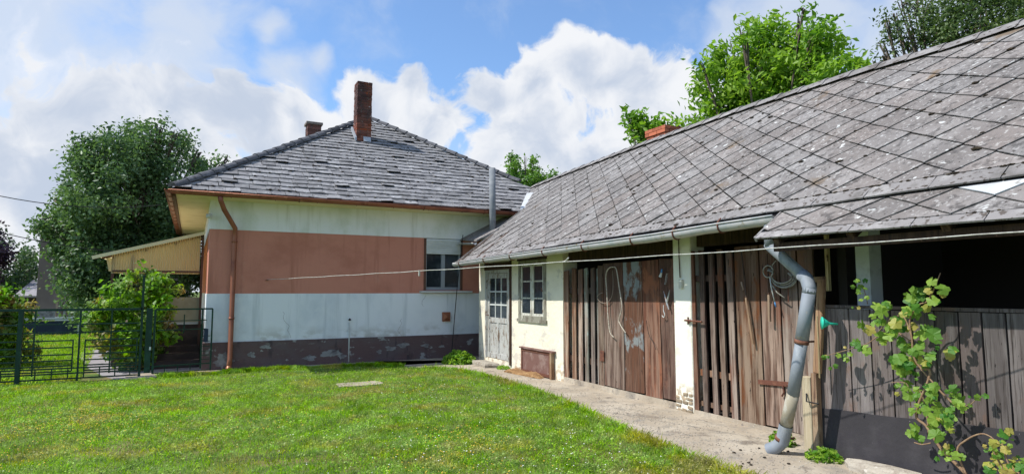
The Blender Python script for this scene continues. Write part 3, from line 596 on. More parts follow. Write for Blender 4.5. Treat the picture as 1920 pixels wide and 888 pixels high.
def house_tiles():
    rn = random.Random(3)
    faces = {
        'front': (V(EX0, EY, EZ), V(1, 0, 0), V(0, AY - EY, AZ - EZ), EX1 - EX0, [(EX0, 0), (EX1, 0), (AX, 1)]),
    }
    SLn = math.hypot(AY - EY, AZ - EZ); up = V(0, AY - EY, AZ - EZ) / SLn; nn = V(0, -(AZ - EZ), AY - EY).normalized()
    W = EX1 - EX0; hw = AX - EX0; out = []
    ex = .222; tw = .29; nr = int(SLn / ex) + 1
    for r in range(nr):
        off = (r % 2) * tw / 2 + rn.uniform(-.03, .03); u = -off; v0 = r * ex + rn.uniform(-.01, .01)
        while u < W:
            tww = tw * rn.uniform(.9, 1.1)
            P = [(u + .004, v0 - .03 + rn.uniform(-.022, .02)), (u + tww - .004, v0 - .03 + rn.uniform(-.022, .02)), (u + tww - .004, v0 + ex), (u + .004, v0 + ex)]
            P = clip(P, -SLn / hw * 1., 1., 0.)            # left hip:  v <= SL/hw*u
            if P: P = clip(P, SLn / (W - hw), 1., SLn / (W - hw) * W)
            if len(P) >= 3 and area(P) > .006:
                # the ridge of the shed roof covers the lower right part
                cx = EX0 + u + tww / 2; cv = v0 + ex / 2; cy = EY + cv * (AY - EY) / SLn
                if not (cx > 8.2 and cy < 14.3):
                    jt = rn.uniform(0, .013) + (.03 if rn.random() < .03 else 0); sk = rn.uniform(-.010, .010)
                    def lf(x, y, v0=v0, jt=jt, sk=sk, u=u): return .004 + (1 - (y - v0) / ex) * (.017 + jt) + sk * (x - u) / tw
                    def sf_(x, y): return V(EX0, EY, EZ) + V(1, 0, 0) * x + up * y, nn
                    vs_, fs_ = tile_mesh(P, sf_, lf, .013, .006, rn)
                    out.append((v0 * 3 + abs(cx - 3) * .2, vs_, fs_))
            u += tww
    out.sort(key=lambda t: t[0])
    for _, a, b in out[:300]: MB().add(a, b).build('roof_tile', M['house_tile'], hroof)
    mb = MB()
    for _, a, b in out[300:]: mb.add(a, b)
    # the two side slopes and the back, seen only from other places
    SLs = math.hypot(AX - EX0, AZ - EZ)
    for side in (-1, 1):
        ux = V(-side * (AX - EX0), 0, AZ - EZ) / SLs; n2 = V(side * (AZ - EZ), 0, AX - EX0).normalized()
        o0 = V(EX0 if side < 0 else EX1, EY, EZ); LW = EYB - EY
        r = 0
        while r * .24 < SLs:
            u = -(r % 2) * .3
            while u < LW:
                P = [(u + .005, r * .24 - .02), (u + .595, r * .24 - .02), (u + .595, r * .24 + .24), (u + .005, r * .24 + .24)]
                P = clip(P, -SLs / (AY - EY), 1, 0); 
                if P: P = clip(P, SLs / (EYB - AYB), 1, SLs / (EYB - AYB) * LW)
                if len(P) >= 3:
                    n = len(P); top = [o0 + V(0, 1, 0) * x + ux * y + n2 * (.012 + (1 - (y - r * .24) / .24) * .02) for x, y in P]
                    bt = [p - n2 * .012 for p in top]
                    mb.add(top + bt, [tuple(range(n))] + [(i, (i + 1) % n, (i + 1) % n + n, i + n) for i in range(n)])
                u += .6
            r += 1
    mb.build('roof_tiles', M['house_tile'], hroof, kind='stuff')
    # hip caps
    for end in (V(EX0, EY, EZ), V(EX1, EY, EZ)):
        a = end + V(0, 0, .03); b = V(AX, AY, AZ + .05); L = (b - a).length; n = int(L / .34); dirv = (b - a).normalized()
        side = dirv.cross(V(0, 0, 1)).normalized(); upv = side.cross(dirv).normalized()
        for i in range(n):
            if end.x > 5 and i < 7: continue
            s0 = a + dirv * (L * i / n - .03); s1 = a + dirv * (L * (i + 1) / n)
            mb = MB(); vs_ = []
            for p, rr, hh in ((s0, .10, .045), (s1, .085, .02)):
                for k in range(7):
                    t = math.pi * k / 6; vs_.append(p + side * math.cos(t) * rr + upv * (math.sin(t) * .09 + hh - .03 + rn.uniform(-.006, .006)))
            fs_ = [(k, k + 1, k + 8, k + 7) for k in range(6)] + [tuple(range(6, -1, -1)), tuple(range(7, 14))]
            mb.add(vs_, fs_).build('hip_tile', M['hip_tile'], hroof)
    mb = MB()
    for i in range(6): mb.box(AX - .12, AX + .12, AY + i * .35 + .01, AY + i * .35 + .36, AZ - .02, AZ + .10)
    mb.build('ridge_cap', M['house_tile'], hroof)
    mb = MB()
    for i in range(420):
        u = rn.uniform(0, W); v = rn.uniform(0, SLn)
        if v > SLn / hw * min(u, W - u) - .1: continue
        v = round(v / ex) * ex - rn.uniform(.02, .05)
        if v < 0 or (EX0 + u > 6.5 and v < 1.3): continue
        mb.blob(V(EX0 + u, EY, EZ) + up * v + nn * .035, rn.uniform(.02, .045), .018, i)
    mb.build('moss', M['moss'], hroof, kind='stuff')
house_tiles()

def chimney(parent, x0, x1, y0, y1, z0, z1, bm, seed, cap=None, courses_h=.072, flare=0):
    rn = random.Random(seed)
    ch = MB().box(x0 + .012, x1 - .012, y0 + .012, y1 - .012, z0, z1 - .01).build('chimney', M['mortar'], parent)
    z = z0; k = 0; g = .010; bw = .11
    shared = {}
    while z < z1 - .03:
        h = courses_h - g; fl = flare if z > z1 - .2 else 0
        X0, X1, Y0, Y1 = x0 - fl, x1 + fl, y0 - fl, y1 + fl
        if k % 2: segs = [(X0, X1 - bw, Y0, Y0 + bw), (X1 - bw + g, X1, Y0, Y1 - bw), (X0 + bw + g, X1, Y1 - bw + g, Y1), (X0, X0 + bw, Y0 + bw + g, Y1)]
        else: segs = [(X0 + bw + g, X1, Y0, Y0 + bw), (X1 - bw, X1, Y0 + bw + g, Y1), (X0, X1 - bw - g, Y1 - bw, Y1), (X0, X0 + bw, Y0, Y1 - bw - g)]
        for a, b, c_, d_ in segs:
            parts = [(a, b, c_, d_)]
            if b - a > .3: m_ = (a + b) / 2 + rn.choice((-.06, .06)); parts = [(a, m_ - g / 2, c_, d_), (m_ + g / 2, b, c_, d_)]
            if d_ - c_ > .3: m_ = (c_ + d_) / 2; parts = [(a, b, c_, m_ - g / 2), (a, b, m_ + g / 2, d_)]
            for (p, q_, r_, s_) in parts:
                j = rn.uniform(-.005, .005)
                key = (round(q_ - p, 2), round(s_ - r_, 2))
                if key not in shared:
                    me = bpy.data.meshes.new('brick'); mbb = MB().box(-(q_ - p) / 2, (q_ - p) / 2, -(s_ - r_) / 2, (s_ - r_) / 2, 0, h)
                    me.from_pydata(mbb.v, [], mbb.f); me.materials.append(bm); shared[key] = me
                place('brick', shared[key], Matrix.Translation(((p + q_) / 2 + j, (r_ + s_) / 2 + rn.uniform(-.005, .005), z)) @ Matrix.Rotation(rn.uniform(-.015, .015), 4, 'Z'), ch)
        z += courses_h; k += 1
    if cap: MB().box(x0 - .04, x1 + .04, y0 - .04, y1 + .04, z, z + .07).build('cap', cap, ch)
    else: MB().box(x0 + .1, x1 - .1, y0 + .1, y1 - .1, z - .01, z + .02).build('cap', M['black'], ch)
    return ch
ch1 = chimney(house, 3.80, 4.20, 16.42, 16.82, 5.45, 7.30, M['brick'], 4)
MB().slab([(3.98, 16.36, 5.64), (4.18, 16.36, 5.64), (4.18, 16.415, 5.78), (3.98, 16.415, 5.78)], (0, -.01, -.0)).build('flashing', M['lead'], ch1)
MB().slab([(3.74, 16.36, 5.64), (3.79, 16.36, 5.64), (3.79, 16.85, 6.04), (3.74, 16.85, 6.04)], (0, 0, .09)).build('flashing', M['lead'], ch1)
chimney(house, 2.92, 3.32, 19.0, 19.4, 5.2, 6.67, M['old_brick'], 8, M['mortar'])

# gutter helper: half-round trough with a rolled front bead
def gutter(parent, a, b, r, m, n=24, bead=True, wave=.0, name='gutter'):
    a, b = Vector(a), Vector(b); d_ = (b - a).normalized(); sx = d_.cross(V(0, 0, 1)).normalized()
    mb = MB(); k = 11; rn = random.Random(4)
    for i in range(n + 1):
        p = a.lerp(b, i / n) + V(0, 0, rn.uniform(-wave, wave))
        for j in range(k):
            t = math.pi + math.pi * j / (k - 1); mb.v.append(tuple(p + sx * math.cos(t) * r + V(0, 0, math.sin(t) * r)))
        for j in range(k):
            t = math.pi + math.pi * (k - 1 - j) / (k - 1); mb.v.append(tuple(p + sx * math.cos(t) * (r - .006) + V(0, 0, math.sin(t) * (r - .006))))
    m2 = 2 * k
    for i in range(n):
        for j in range(m2): mb.f.append((i * m2 + j, i * m2 + (j + 1) % m2, (i + 1) * m2 + (j + 1) % m2, (i + 1) * m2 + j))
    for e_, s_ in ((0, 1), (n, -1)):
        f_ = [e_ * m2 + j for j in range(k)]; mb.f.append(tuple(f_[::s_]))
    return mb
g = gutter(house, (-.47, 13.17, 3.50), (7.1, 13.17, 3.50), .068, M['copper'])
g.tube([(-.47, 13.10, 3.50), (7.1, 13.10, 3.50)], .012, 6)
hg = g.build('gutter', M['copper'], house, True)
for x in np.arange(-.2, 6.8, .82): MB().tube([(x, 13.24, 3.52), (x, 13.105, 3.485), (x, 13.12, 3.44), (x, 13.17, 3.425), (x, 13.235, 3.45)], .008, 5).build('bracket', M['copper'], hg)
for x in (1.9, 4.6, 6.1): MB().tube([(x, 13.095, 3.50), (x, 13.12, 3.445), (x, 13.17, 3.425), (x, 13.22, 3.445)], .012, 5).build('joint_band', M['rust'], hg)
g = gutter(house, (-.45, 13.12, 3.50), (-.45, 25.2, 3.50), .065, M['copper']); g.tube([(-.52, 13.12, 3.5), (-.52, 25.2, 3.5)], .012, 6)
g2 = g.build('gutter', M['copper'], house, True)
for y in np.arange(13.6, 25, .8): MB().tube([(-.38, y, 3.52), (-.515, y, 3.485), (-.50, y, 3.44), (-.45, y, 3.425), (-.39, y, 3.45)], .008, 5).build('bracket', M['copper'], g2)
MB().box(EX0 - .0, EX1, EY - .02, EY + .035, 3.49, 3.545).build('fascia_board', M['fascia'], house)
MB().box(EX0 - .02, EX0 + .035, EY + .04, EYB, 3.40, 3.545).build('fascia_board', M['frame_brown'], house)
# copper downpipe
T_ = aty(413, 372, 13.17); A1 = aty(420, 392, 13.3); A2 = aty(441, 428, HY - .09); A3 = aty(440, 445, HY - .09); A4 = aty(431, 672, HY - .1); A5 = aty(429, 690, HY - .2)
A4.z = max(A4.z, .17)
dp = MB().tube([V(T_.x, 13.17, 3.44), V(T_.x + .01, 13.18, 3.36), A1, A2, A3, A4, V(A5.x, HY - .17, .07)], .048, 12).build('downpipe', M['copper'], house, True)
for z in (2.6, 1.05): 
    t = (A3.z - z) / (A3.z - A4.z); p = A3.lerp(A4, t); MB().tube([p - V(0, 0, .02), p + V(0, 0, .02)], .056, 12).build('clamp', M['copper'], dp, True)
MB().tube([V(A5.x, HY - .165, .075), V(A5.x - .0, HY - .21, .035)], .058, 12, False).build('spout', M['copper'], dp, True)
# window with roller shutter
wx0, wx1, wz0, wz1 = 4.86, 5.80, 1.62, 2.85
win = MB().box(wx0, wx0 + .06, HY + .04, HY + .12, wz0, 2.50).box(wx1 - .06, wx1, HY + .04, HY + .12, wz0, 2.50).box(wx0 + .06, wx1 - .06, HY + .04, HY + .12, wz0, wz0 + .07) \
    .box(5.29, 5.38, HY + .035, HY + .12, wz0 + .07, 2.50).build('window', M['pvc'], house)
for a, b in ((wx0 + .06, 5.29), (5.38, wx1 - .06)):
    MB().box(a, b, HY + .08, HY + .09, wz0 + .07, 2.5).build('pane', M['glass'], win)
    MB().box(a, b, HY + .10, HY + .11, wz0 + .07, 2.5).build('curtain', M['curtain'], win)
sh_ = MB().box(wx0 - .0, wx1 + .0, HY + .02, HY + .13, 2.50, 2.84).build('roller_shutter', M['shutter'], house)
for k in range(7): MB().box(wx0 + .03, wx1 - .03, HY - .004, HY + .019, 2.475 + k * .049, 2.475 + k * .049 + .042).build('slat', M['shutter'], sh_, bevel=.006)
for a in (wx0 - .02, wx1 - .03): MB().box(a, a + .05, HY - .01, HY + .03, wz0, 2.84).build('shutter_rail', M['frame_brown'], house)
MB().box(wx0 - .12, wx1 + .25, HY - .10, HY + .05, 1.555, 1.60).build('sill', M['sill'], house, bevel=.006)
v_ = MB().box(5.30, 5.50, HY - .05, HY, .88, 1.10).build('vent_box', M['copper'], house, bevel=.004)
MB().add([(5.32, HY - .052, .90), (5.48, HY - .052, .90), (5.48, HY - .052, 1.08), (5.32, HY - .052, 1.08), (5.40, HY - .10, .99)], [(0, 1, 4), (1, 2, 4), (2, 3, 4), (3, 0, 4)]).build('vent_cover', M['copper'], v_)
tp = MB().tube([(3.12, HY - .03, .05), (3.12, HY - .03, .60), (3.11, HY - .03, .90)], .014, 7).build('water_pipe', M['sill'], house, True)
MB().blob((3.12, HY - .05, .97), .035, .035, 3).build('pipe_cap', M['black'], tp)
hk = aty(499, 525, HY - .02); MB().tube([hk + V(0, .03, 0), hk, hk + V(.04, -.02, 0)], .012, 6).build('wall_hook', M['rust'], house)
lp = MB().tube([(.20, HY - .10, 3.10), (.30, HY - .10, 3.10)], .045, 10).box(.25, .29, HY - .06, HY, 3.07, 3.13).build('wall_lamp', M['sill'], house, True)

# porch, parapet and canopy at the left side of the house
CY0, CY1 = 15.4, 20.5
pb = MB().box(-1.45, .235, 15.5, 20.3, .0, .86).build('porch_base', M['porch_base'], house)
for k in range(3): MB().box(-1.0, .2, 15.5 - .3 * (k + 1), 15.5 - .3 * k - .003, 0, .42 - .13 * k).build('step', M['porch_base'], house)
MB().box(-1.48, .235, 15.47, 15.62, .863, .91).build('porch_ledge', M['sill'], house)
MB().box(-1.1, .17, 15.50, 15.58, .913, 1.46).build('parapet', M['parapet'], house)
cz = lambda x: 2.90 + (x - .15) * (.53 / 1.83)
cano = empty('canopy', (-.75, 17.5, 2.4)); cano.parent = house; cano.matrix_parent_inverse = WM[house].inverted()
cano['label'] = 'pale yellow corrugated lean-to canopy over the porch'
# corrugated top sheet
mb = MB(); nx = 56
for i in range(nx + 1):
    y = CY0 - .1 + (CY1 - CY0 + .1) * i / nx; dz = .014 * math.sin(i * math.pi / 1.0 * .5 * 2)
    dz = .014 * (1 if i % 2 else -1)
    mb.v += [(-1.80, y, cz(-1.80) + dz), (.16, y, cz(.16) + dz)]
for i in range(nx): mb.f.append((2 * i, 2 * i + 1, 2 * i + 3, 2 * i + 2))
mb.build('roof_sheet', M['canopy'], cano)
mb = MB(); nx = 74
for i in range(nx + 1):
    x = -1.52 + 1.66 * i / nx; dy = .008 * (1 if i % 2 else -1); zb = 1.97
    mb.v += [(x, CY0 + dy, zb), (x, CY0 + dy, cz(x) - .06)]
for i in range(nx): mb.f.append((2 * i, 2 * i + 2, 2 * i + 3, 2 * i + 1))
mb.build('end_sheet', M['canopy'], cano)
mb = MB(); 
for i in range(61):
    y = CY0 + 5. * i / 60; dx = .008 * (1 if i % 2 else -1); mb.v += [(-1.56 + dx, y, 2.02), (-1.62 + dx, y, cz(-1.62) - .06)]
for i in range(60): mb.f.append((2 * i, 2 * i + 2, 2 * i + 3, 2 * i + 1))
mb.build('side_sheet', M['canopy'], cano)
MB().bar((-1.86, CY0 - .1, cz(-1.86) - .03), (.20, CY0 - .1, cz(.2) - .03), .03, .07).build('edge_board', M['soffit'], cano)
for y in (CY0 + .03, 16.6, 17.8, 19., 20.3): MB().bar((-1.7, y, cz(-1.7) - .07), (.2, y, cz(.2) - .07), .05, .06).build('rafter', M['frame_brown'], cano)
for x in (-1.5, -.9, -.35): MB().bar((x, CY0, cz(x) - .12), (x, 20.4, cz(x) - .12), .04, .04).build('purlin', M['frame_brown'], cano)
for x in (-1.5, -1.15): MB().box(x - .025, x + .025, CY0 + .02, CY0 + .07, .86, cz(x) - .15).build('post', M['frame_brown'], cano)
MB().box(.16, .21, CY0 - .05, CY0 + .0, .0, 2.8).build('post', M['frame_brown'], cano)
MB().bar((-1.5, CY0 - .02, 2.02), (.16, CY0 - .02, 2.02), .03, .04).build('rail', M['frame_brown'], cano)

# ------------------------------------------------------------------ the shed
SX = 5.80
shed = empty('outbuilding', (7.5, 6.5, 0), 'long low outbuilding with cream front, plank doors and mossy diamond slate roof', 'shed')
ez = [(-2, 2.43), (2.2, 2.43), (3., 2.43), (4.3, 2.415), (6, 2.38), (7.8, 2.355), (9.5, 2.315), (12.75, 2.26)]
rz_ = [(-2, 4.56), (3.3, 4.60), (4.05, 4.61), (5.15, 4.66), (7.2, 4.68), (10, 4.63), (12.9, 4.52), (14.6, 4.44)]
RXE, RXR = 5.31, 8.25
SLEN = 3.72
def srf(y, v):    # v metres up the slope
    t = v / SLEN; e_ = lerp(ez, y); r_ = lerp(rz_, y)
    p = V(RXE + (RXR - RXE) * t, y, e_ + (r_ - e_) * t); n_ = V(-(r_ - e_), 0, RXR - RXE).normalized()
    return p, n_
def ymax(v):
    x = RXE + (RXR - RXE) * v / SLEN
    return 12.75 if x < 6.9 else 12.75 + (x - 6.9) * (14.6 - 12.75) / (8.25 - 6.9)
# sheathing under the slates
mb = MB(); ys = list(np.arange(-1.5, 12.8, .5)) + [12.75]; 
for y in ys:
    for v in (0, 1.0, 2.0, SLEN): mb.v.append(tuple(srf(y, v)[0] - V(0, 0, .012)))
    for v in (0, 1.0, 2.0, SLEN): mb.v.append(tuple(srf(y, v)[0] - V(0, 0, .06)))
for i in range(len(ys) - 1):
    for k in range(3):
        a = i * 8 + k; mb.f += [(a, a + 8, a + 9, a + 1), (a + 4, a + 5, a + 13, a + 12)]
    a = i * 8; mb.f += [(a, a + 4, a + 12, a + 8)]
a = (len(ys) - 1) * 8; mb.f += [(a, a + 1, a + 2, a + 3, a + 7, a + 6, a + 5, a + 4)]
mb.add([srf(12.75, 2.0)[0] - V(0, 0, .014), srf(14.6, SLEN)[0] - V(0, 0, .014), srf(12.75, SLEN)[0] - V(0, 0, .014)], [(0, 1, 2)])
# back slope
mb.add([(8.25, -1.5, 4.55), (8.25, 12.75, 4.50), (11.3, 12.75, 2.2), (11.3, -1.5, 2.2)], [(0, 1, 2, 3)])
sroof = mb.build('roof', M['roof_under'], shed)
def shed_tiles():
    rn = random.Random(6); out = []
    A = .542; Hh = .2585; V0 = .17; d1 = (-.215, .2585); d2 = (.327, .2585)
    row = 1; v = V0 + .03 - Hh
    joints = []; fringe = []
    while v - Hh < SLEN:
        y = -2. + (3.25 + 2. + (row - 1) * d2[0] - d2[0]) % A
        j_ok = v > 0
        while y < 15:
            P = [(y, v), (y + d2[0], v + Hh), (y + d1[0] + d2[0], v + 2 * Hh), (y + d1[0], v + Hh)]
            g_ = .0055; c_ = (y + (d1[0] + d2[0]) / 2, v + Hh); P = [(c_[0] + (p[0] - c_[0]) * (1 - g_ / .19), c_[1] + (p[1] - c_[1]) * (1 - g_ / .19)) for p in P]
            P = clip(P, 0, -1, -V0 - .0); 
            if P: P = clip(P, 0, 1, SLEN - .03)
            if P:
                vm = v + Hh
                xm = RXE + (RXR - RXE) * vm / SLEN
                if xm < 6.9: P = clip(P, 1, 0, 12.75)
                else:   # valley with the house roof
                    k = (14.6 - 12.75) / ((8.25 - 6.9) / (RXR - RXE) * SLEN); vv0 = (6.9 - RXE) / (RXR - RXE) * SLEN
                    P = clip(P, 1, -k, 12.75 - k * vv0)
            if P: P = clip(P, -1, 0, 1.5)
            if P and len(P) >= 3 and area(P) > .004:
                sk = rn.uniform(-.004, .004); j = rn.uniform(0, .005)
                def lf(x, yy, vv=v, sk=sk, y0=y, j=j): return .004 + j + max(0, (1 - (yy - vv) / (2 * Hh))) * .016 + sk * (x - y0) / .28
                a, b = tile_mesh(P, srf, lf, .008, .004, rn)
                ang = V(srf(y, v + Hh)[0].x, srf(y, v + Hh)[0].y, 0).length
                mt = M['new_tile'] if rn.random() < 0.0 else M['shed_tile']
                out.append((ang, a, b, mt))
            joints += [(y, v), (y + d1[0] * .5, v + Hh / 2), (y + d2[0] * .5, v + Hh / 2)]
            for q_ in range(3):
                f_ = rn.random(); e_ = d1 if rn.random() < .6 else d2; fringe.append((y + e_[0] * f_, v + Hh * f_))
            y += A
        v += Hh; row += 1
    out.sort(key=lambda t: t[0])
    for _, a, b, m_ in out[:300]: MB().add(a, b).build('roof_tile', m_, sroof)
    mb = MB()
    for _, a, b, m_ in out[300:]: mb.add(a, b)
    if mb.v: mb.build('roof_tiles', M['shed_tile'], sroof, kind='stuff')
    # eave course: narrow slates
    y = 12.75; 
    while y > -1.5:
        w_ = rn.uniform(.5, .62); y0 = max(y - w_, -1.5)
        P = [(y0 + .004, -.02), (y - .004, -.02), (y - .004, V0 - .008), (y0 + .004, V0 - .008)]
        a, b = tile_mesh(P, srf, lambda x, v: .012, .01, .004, rn); MB().add(a, b).build('eave_tile', M['edge_tile'], sroof); y = y0
    # ridge caps
    y = 14.5
    while y > -1.5:
        mb = MB(); y0 = y - .42; vs_ = []
        for yy, h in ((y, .028), (y0, .045)):
            p = srf(yy, SLEN)[0]
            for dx, dz in ((-.17, -.125), (-.085, -.045), (0, 0), (.085, -.045), (.17, -.125)): vs_.append(p + V(dx, 0, dz + h + .035))
        mb.add(vs_, [(k, k + 1, k + 6, k + 5) for k in range(4)] + [(5, 6, 7, 8, 9), (4, 3, 2, 1, 0)]); mb.build('ridge_tile', M['edge_tile'], sroof); y -= .40
    mb = MB()
    for (y, v) in joints:
        if 0 < v < SLEN - .1 and -1 < y < ymax(v) - .05 and rn.random() < .5:
            p, n_ = srf(y + rn.uniform(-.05, .05), v + rn.uniform(-.05, .05)); r_ = rn.uniform(.008, .022) * (1.9 if rn.random() < .15 else 1)
            mb.blob(p + n_ * .02, r_ * 1.3, r_ * .55, int(y * 99 + v * 7))
    for (y, v) in fringe:
        if V0 < v < SLEN - .1 and -1 < y < ymax(v) - .05 and rn.random() < .5:
            p, n_ = srf(y, v + rn.uniform(-.006, .004)); r_ = rn.uniform(.004, .011); mb.blob(p + n_ * .018, r_ * 1.5, r_ * .6, int(y * 77 + v * 9))
    for i in range(260):   # ragged moss fringe on the eave course
        y = rn.uniform(-1, 12.7); p, n_ = srf(y, V0 - .004 + rn.uniform(-.006, .006)); mb.blob(p + n_ * .022, rn.uniform(.012, .03), .01, i)
    mb.build('moss', M['moss'], sroof, kind='stuff')
    # pale rake strip and valley flashing
    mb = MB()
    pts = [srf(12.75, v)[0] for v in (0, .9, 1.8)]
    MB().bar(srf(12.76, -.03)[0] + V(0, 0, .0), srf(12.76, 1.95)[0] + V(0, 0, .0), .03, .075, (0, 0, 1)).build('rake_board', M['edge_tile'], sroof)
    a = srf(12.75, 2.02)[0]; b = srf(13.75, 3.0)[0]
    mb = MB().slab([a + V(-.04, .03, .05), a + V(.16, -.02, .08), b + V(.08, -.06, .09), b + V(-.06, .06, .08)], (0, 0, -.015))
    mb.build('valley_flashing', M['new_tile'], sroof)
shed_tiles()
# lower skirt roof at the right
SKY = 4.23
def skf(y, v):
    t = v / .50; a = V(4.93, y, lerp([(-2, 2.09), (2, 2.09), (4.2, 2.115)], y)); b = V(5.34, y, 2.405)
    return a.lerp(b, t), V(-.29, 0, .41).normalized()
mb = MB()
mb.slab([skf(-1.5, 0)[0], skf(SKY, 0)[0], skf(SKY, .5)[0], skf(-1.5, .5)[0]], (0, 0, -.02))
skr = mb.build('lower_roof', M['roof_under'], shed)
def skirt_tiles():
    rn = random.Random(16); A = .545; Hh = .20; d1 = (-.215, Hh); d2 = (.33, Hh); wy = atx(1870, 373, 5.14).y; cand = []
    for row in (-1, 0, 1):
        v = .085 + row * Hh; y = 3.60 - 10 * A + row * d2[0]
        while y < 5.2:
            P = [(y, v), (y + d2[0], v + Hh), (y + d1[0] + d2[0], v + 2 * Hh), (y + d1[0], v + Hh)]; c_ = (y + (d1[0] + d2[0]) / 2, v + Hh)
            P = [(c_[0] + (p[0] - c_[0]) * .975, c_[1] + (p[1] - c_[1]) * .975) for p in P]
            P = clip(P, 0, -1, -.085)
            if P: P = clip(P, 0, 1, .50)
            if P: P = clip(P, 1, 0, SKY + .0)
            if P: P = clip(P, -1, 0, 1.5)
            if P and len(P) >= 3 and area(P) > .003:
                def lf(x, yy, vv=v): return .006 + max(0, (1 - (yy - vv) / (2 * Hh))) * .018
                a, b = tile_mesh(P, skf, lf, .008, .003, rn)
                new = row == 1 and abs(y - wy) <= A / 2
                o = MB().add(a, b).build('roof_tile', M['new_tile'] if new else M['shed_tile'], skr)
                if new: o['label'] = 'pale newer slate'
            y += A
    y = SKY
    while y > -1.5:
        y0 = y - rn.uniform(.42, .55)
        a, b = tile_mesh([(y0 + .004, -.03), (y - .004, -.03), (y - .004, .075), (y0 + .004, .075)], skf, lambda x, v: .012, .011, .003, rn); MB().add(a, b).build('eave_tile', M['edge_tile'], skr); y = y0
    mb = MB()
    for i in range(60):
        y = rn.uniform(-1, 4.1); p, n_ = skf(y, rn.choice((.08, .5))); mb.blob(p + n_ * .024, rn.uniform(.008, .02), .008, i)
    mb.build('moss', M['moss'], skr, kind='stuff')
    MB().bar(skf(SKY + .01, -.02)[0], skf(SKY + .01, .5)[0], .02, .05).build('rake_board', M['edge_tile'], skr)
    mb = MB().box(5.0, 5.06, -1.4, 4.1, 1.98, 2.06); mb.build('beam', M['dark_wood'], skr)
    y = 4.05
    while y > -1.4: MB().bar((4.98, y, 2.07), (5.75, y, 2.55), .06, .07).build('rafter', M['dark_wood'], skr); y -= .75
skirt_tiles()

# walls of the shed
mb = MB()
mb.box(SX, SX + .3, 12.42, 12.76, .03, 2.34).box(SX, SX + .3, 11.22, 12.42, 2.07, 2.34).box(SX, SX + .3, 10.85, 11.22, .03, 2.34)
mb.box(SX, SX + .3, 9.77, 10.85, .03, 1.03).box(SX, SX + .3, 9.77, 10.85, 2.21, 2.34).box(SX, SX + .3, 9.20, 9.77, .03, 2.34)
mb.box(SX + .3, 11.2, 12.56, 12.76, .0, 2.34).box(SX, SX + .3, 11.22, 12.42, .03, .16)
mb.build('front_wall', M['cream_wall'], shed)
mb = MB().add([(5.8, 12.7, 2.34), (11.1, 12.7, 2.34), (8.25, 12.7, 4.40), (5.8, 12.74, 2.34), (11.1, 12.74, 2.34), (8.25, 12.74, 4.40)], [(0, 2, 1), (3, 4, 5), (0, 3, 5, 2), (1, 2, 5, 4)]); mb.build('gable', M['dark_wood'], shed)
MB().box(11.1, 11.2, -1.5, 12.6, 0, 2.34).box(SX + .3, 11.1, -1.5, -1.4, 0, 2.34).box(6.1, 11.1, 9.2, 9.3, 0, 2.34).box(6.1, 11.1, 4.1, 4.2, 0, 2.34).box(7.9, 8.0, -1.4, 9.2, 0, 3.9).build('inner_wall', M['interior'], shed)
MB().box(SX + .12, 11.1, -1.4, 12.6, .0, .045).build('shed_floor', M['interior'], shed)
MB().box(SX + .0, SX + .26, 6.07, 6.40, .03, 2.36).build('pillar', M['pillar_wall'], shed, bevel=.01)
# rubble stones where the plaster has fallen off the pillar foot
rn = random.Random(12)
for z in (.045, .095, .15, .20, .255):
    y = 6.08
    while y < 6.38:
        w_ = rn.uniform(.07, .15); y1 = min(y + w_, 6.395); hh = rn.uniform(.016, .023)
        if y1 - y > .03 and rn.random() < (.9 if z < .16 else .45): MB().obox((SX - .004 + rn.uniform(0, .008), (y + y1) / 2, z + rn.uniform(-.005, .005)), (.012, 0, 0), (0, (y1 - y) / 2 - .004, rn.uniform(-.006, .006)), (0, 0, hh)).build('stone', M['rubble'], shed, bevel=.008)
        y = y1 + .004
MB().box(SX + .02, SX + .24, -1.4, 9.2, 2.36, 2.42).build('wall_plate', M['dark_wood'], shed)
MB().box(SX + .03, SX + .22, 3.68, 3.82, 1.40, 2.36).build('pillar', M['sill'], shed, label='whitewashed post standing in the open bay')
MB().box(SX - .1, SX - .06, 4.03, 4.06, 1.6, 2.36).build('post', M['pale_wood'], shed)
y = 12.6
while y > -1.4: MB().bar((5.33, y, 2.27 if y > 6 else 2.33), (6.1, y, 2.86), .07, .09).build('rafter', M['dark_wood'], shed); y -= .8
for i in range(30):
    y0 = 12.75 - i * .48; y1 = y0 - .48
    if y1 < -1.5: break
    MB().add([(5.325, y0, lerp(ez, y0) - .055), (5.345, y0, lerp(ez, y0) - .055), (5.345, y0, lerp(ez, y0) - .0), (5.325, y0, lerp(ez, y0) - .0),
              (5.325, y1, lerp(ez, y1) - .055), (5.345, y1, lerp(ez, y1) - .055), (5.345, y1, lerp(ez, y1) - .0), (5.325, y1, lerp(ez, y1) - .0)],
             [(0, 1, 2, 3), (7, 6, 5, 4), (0, 4, 5, 1), (1, 5, 6, 2), (2, 6, 7, 3), (3, 7, 4, 0)]).build('fascia_board', M['fascia'], shed)
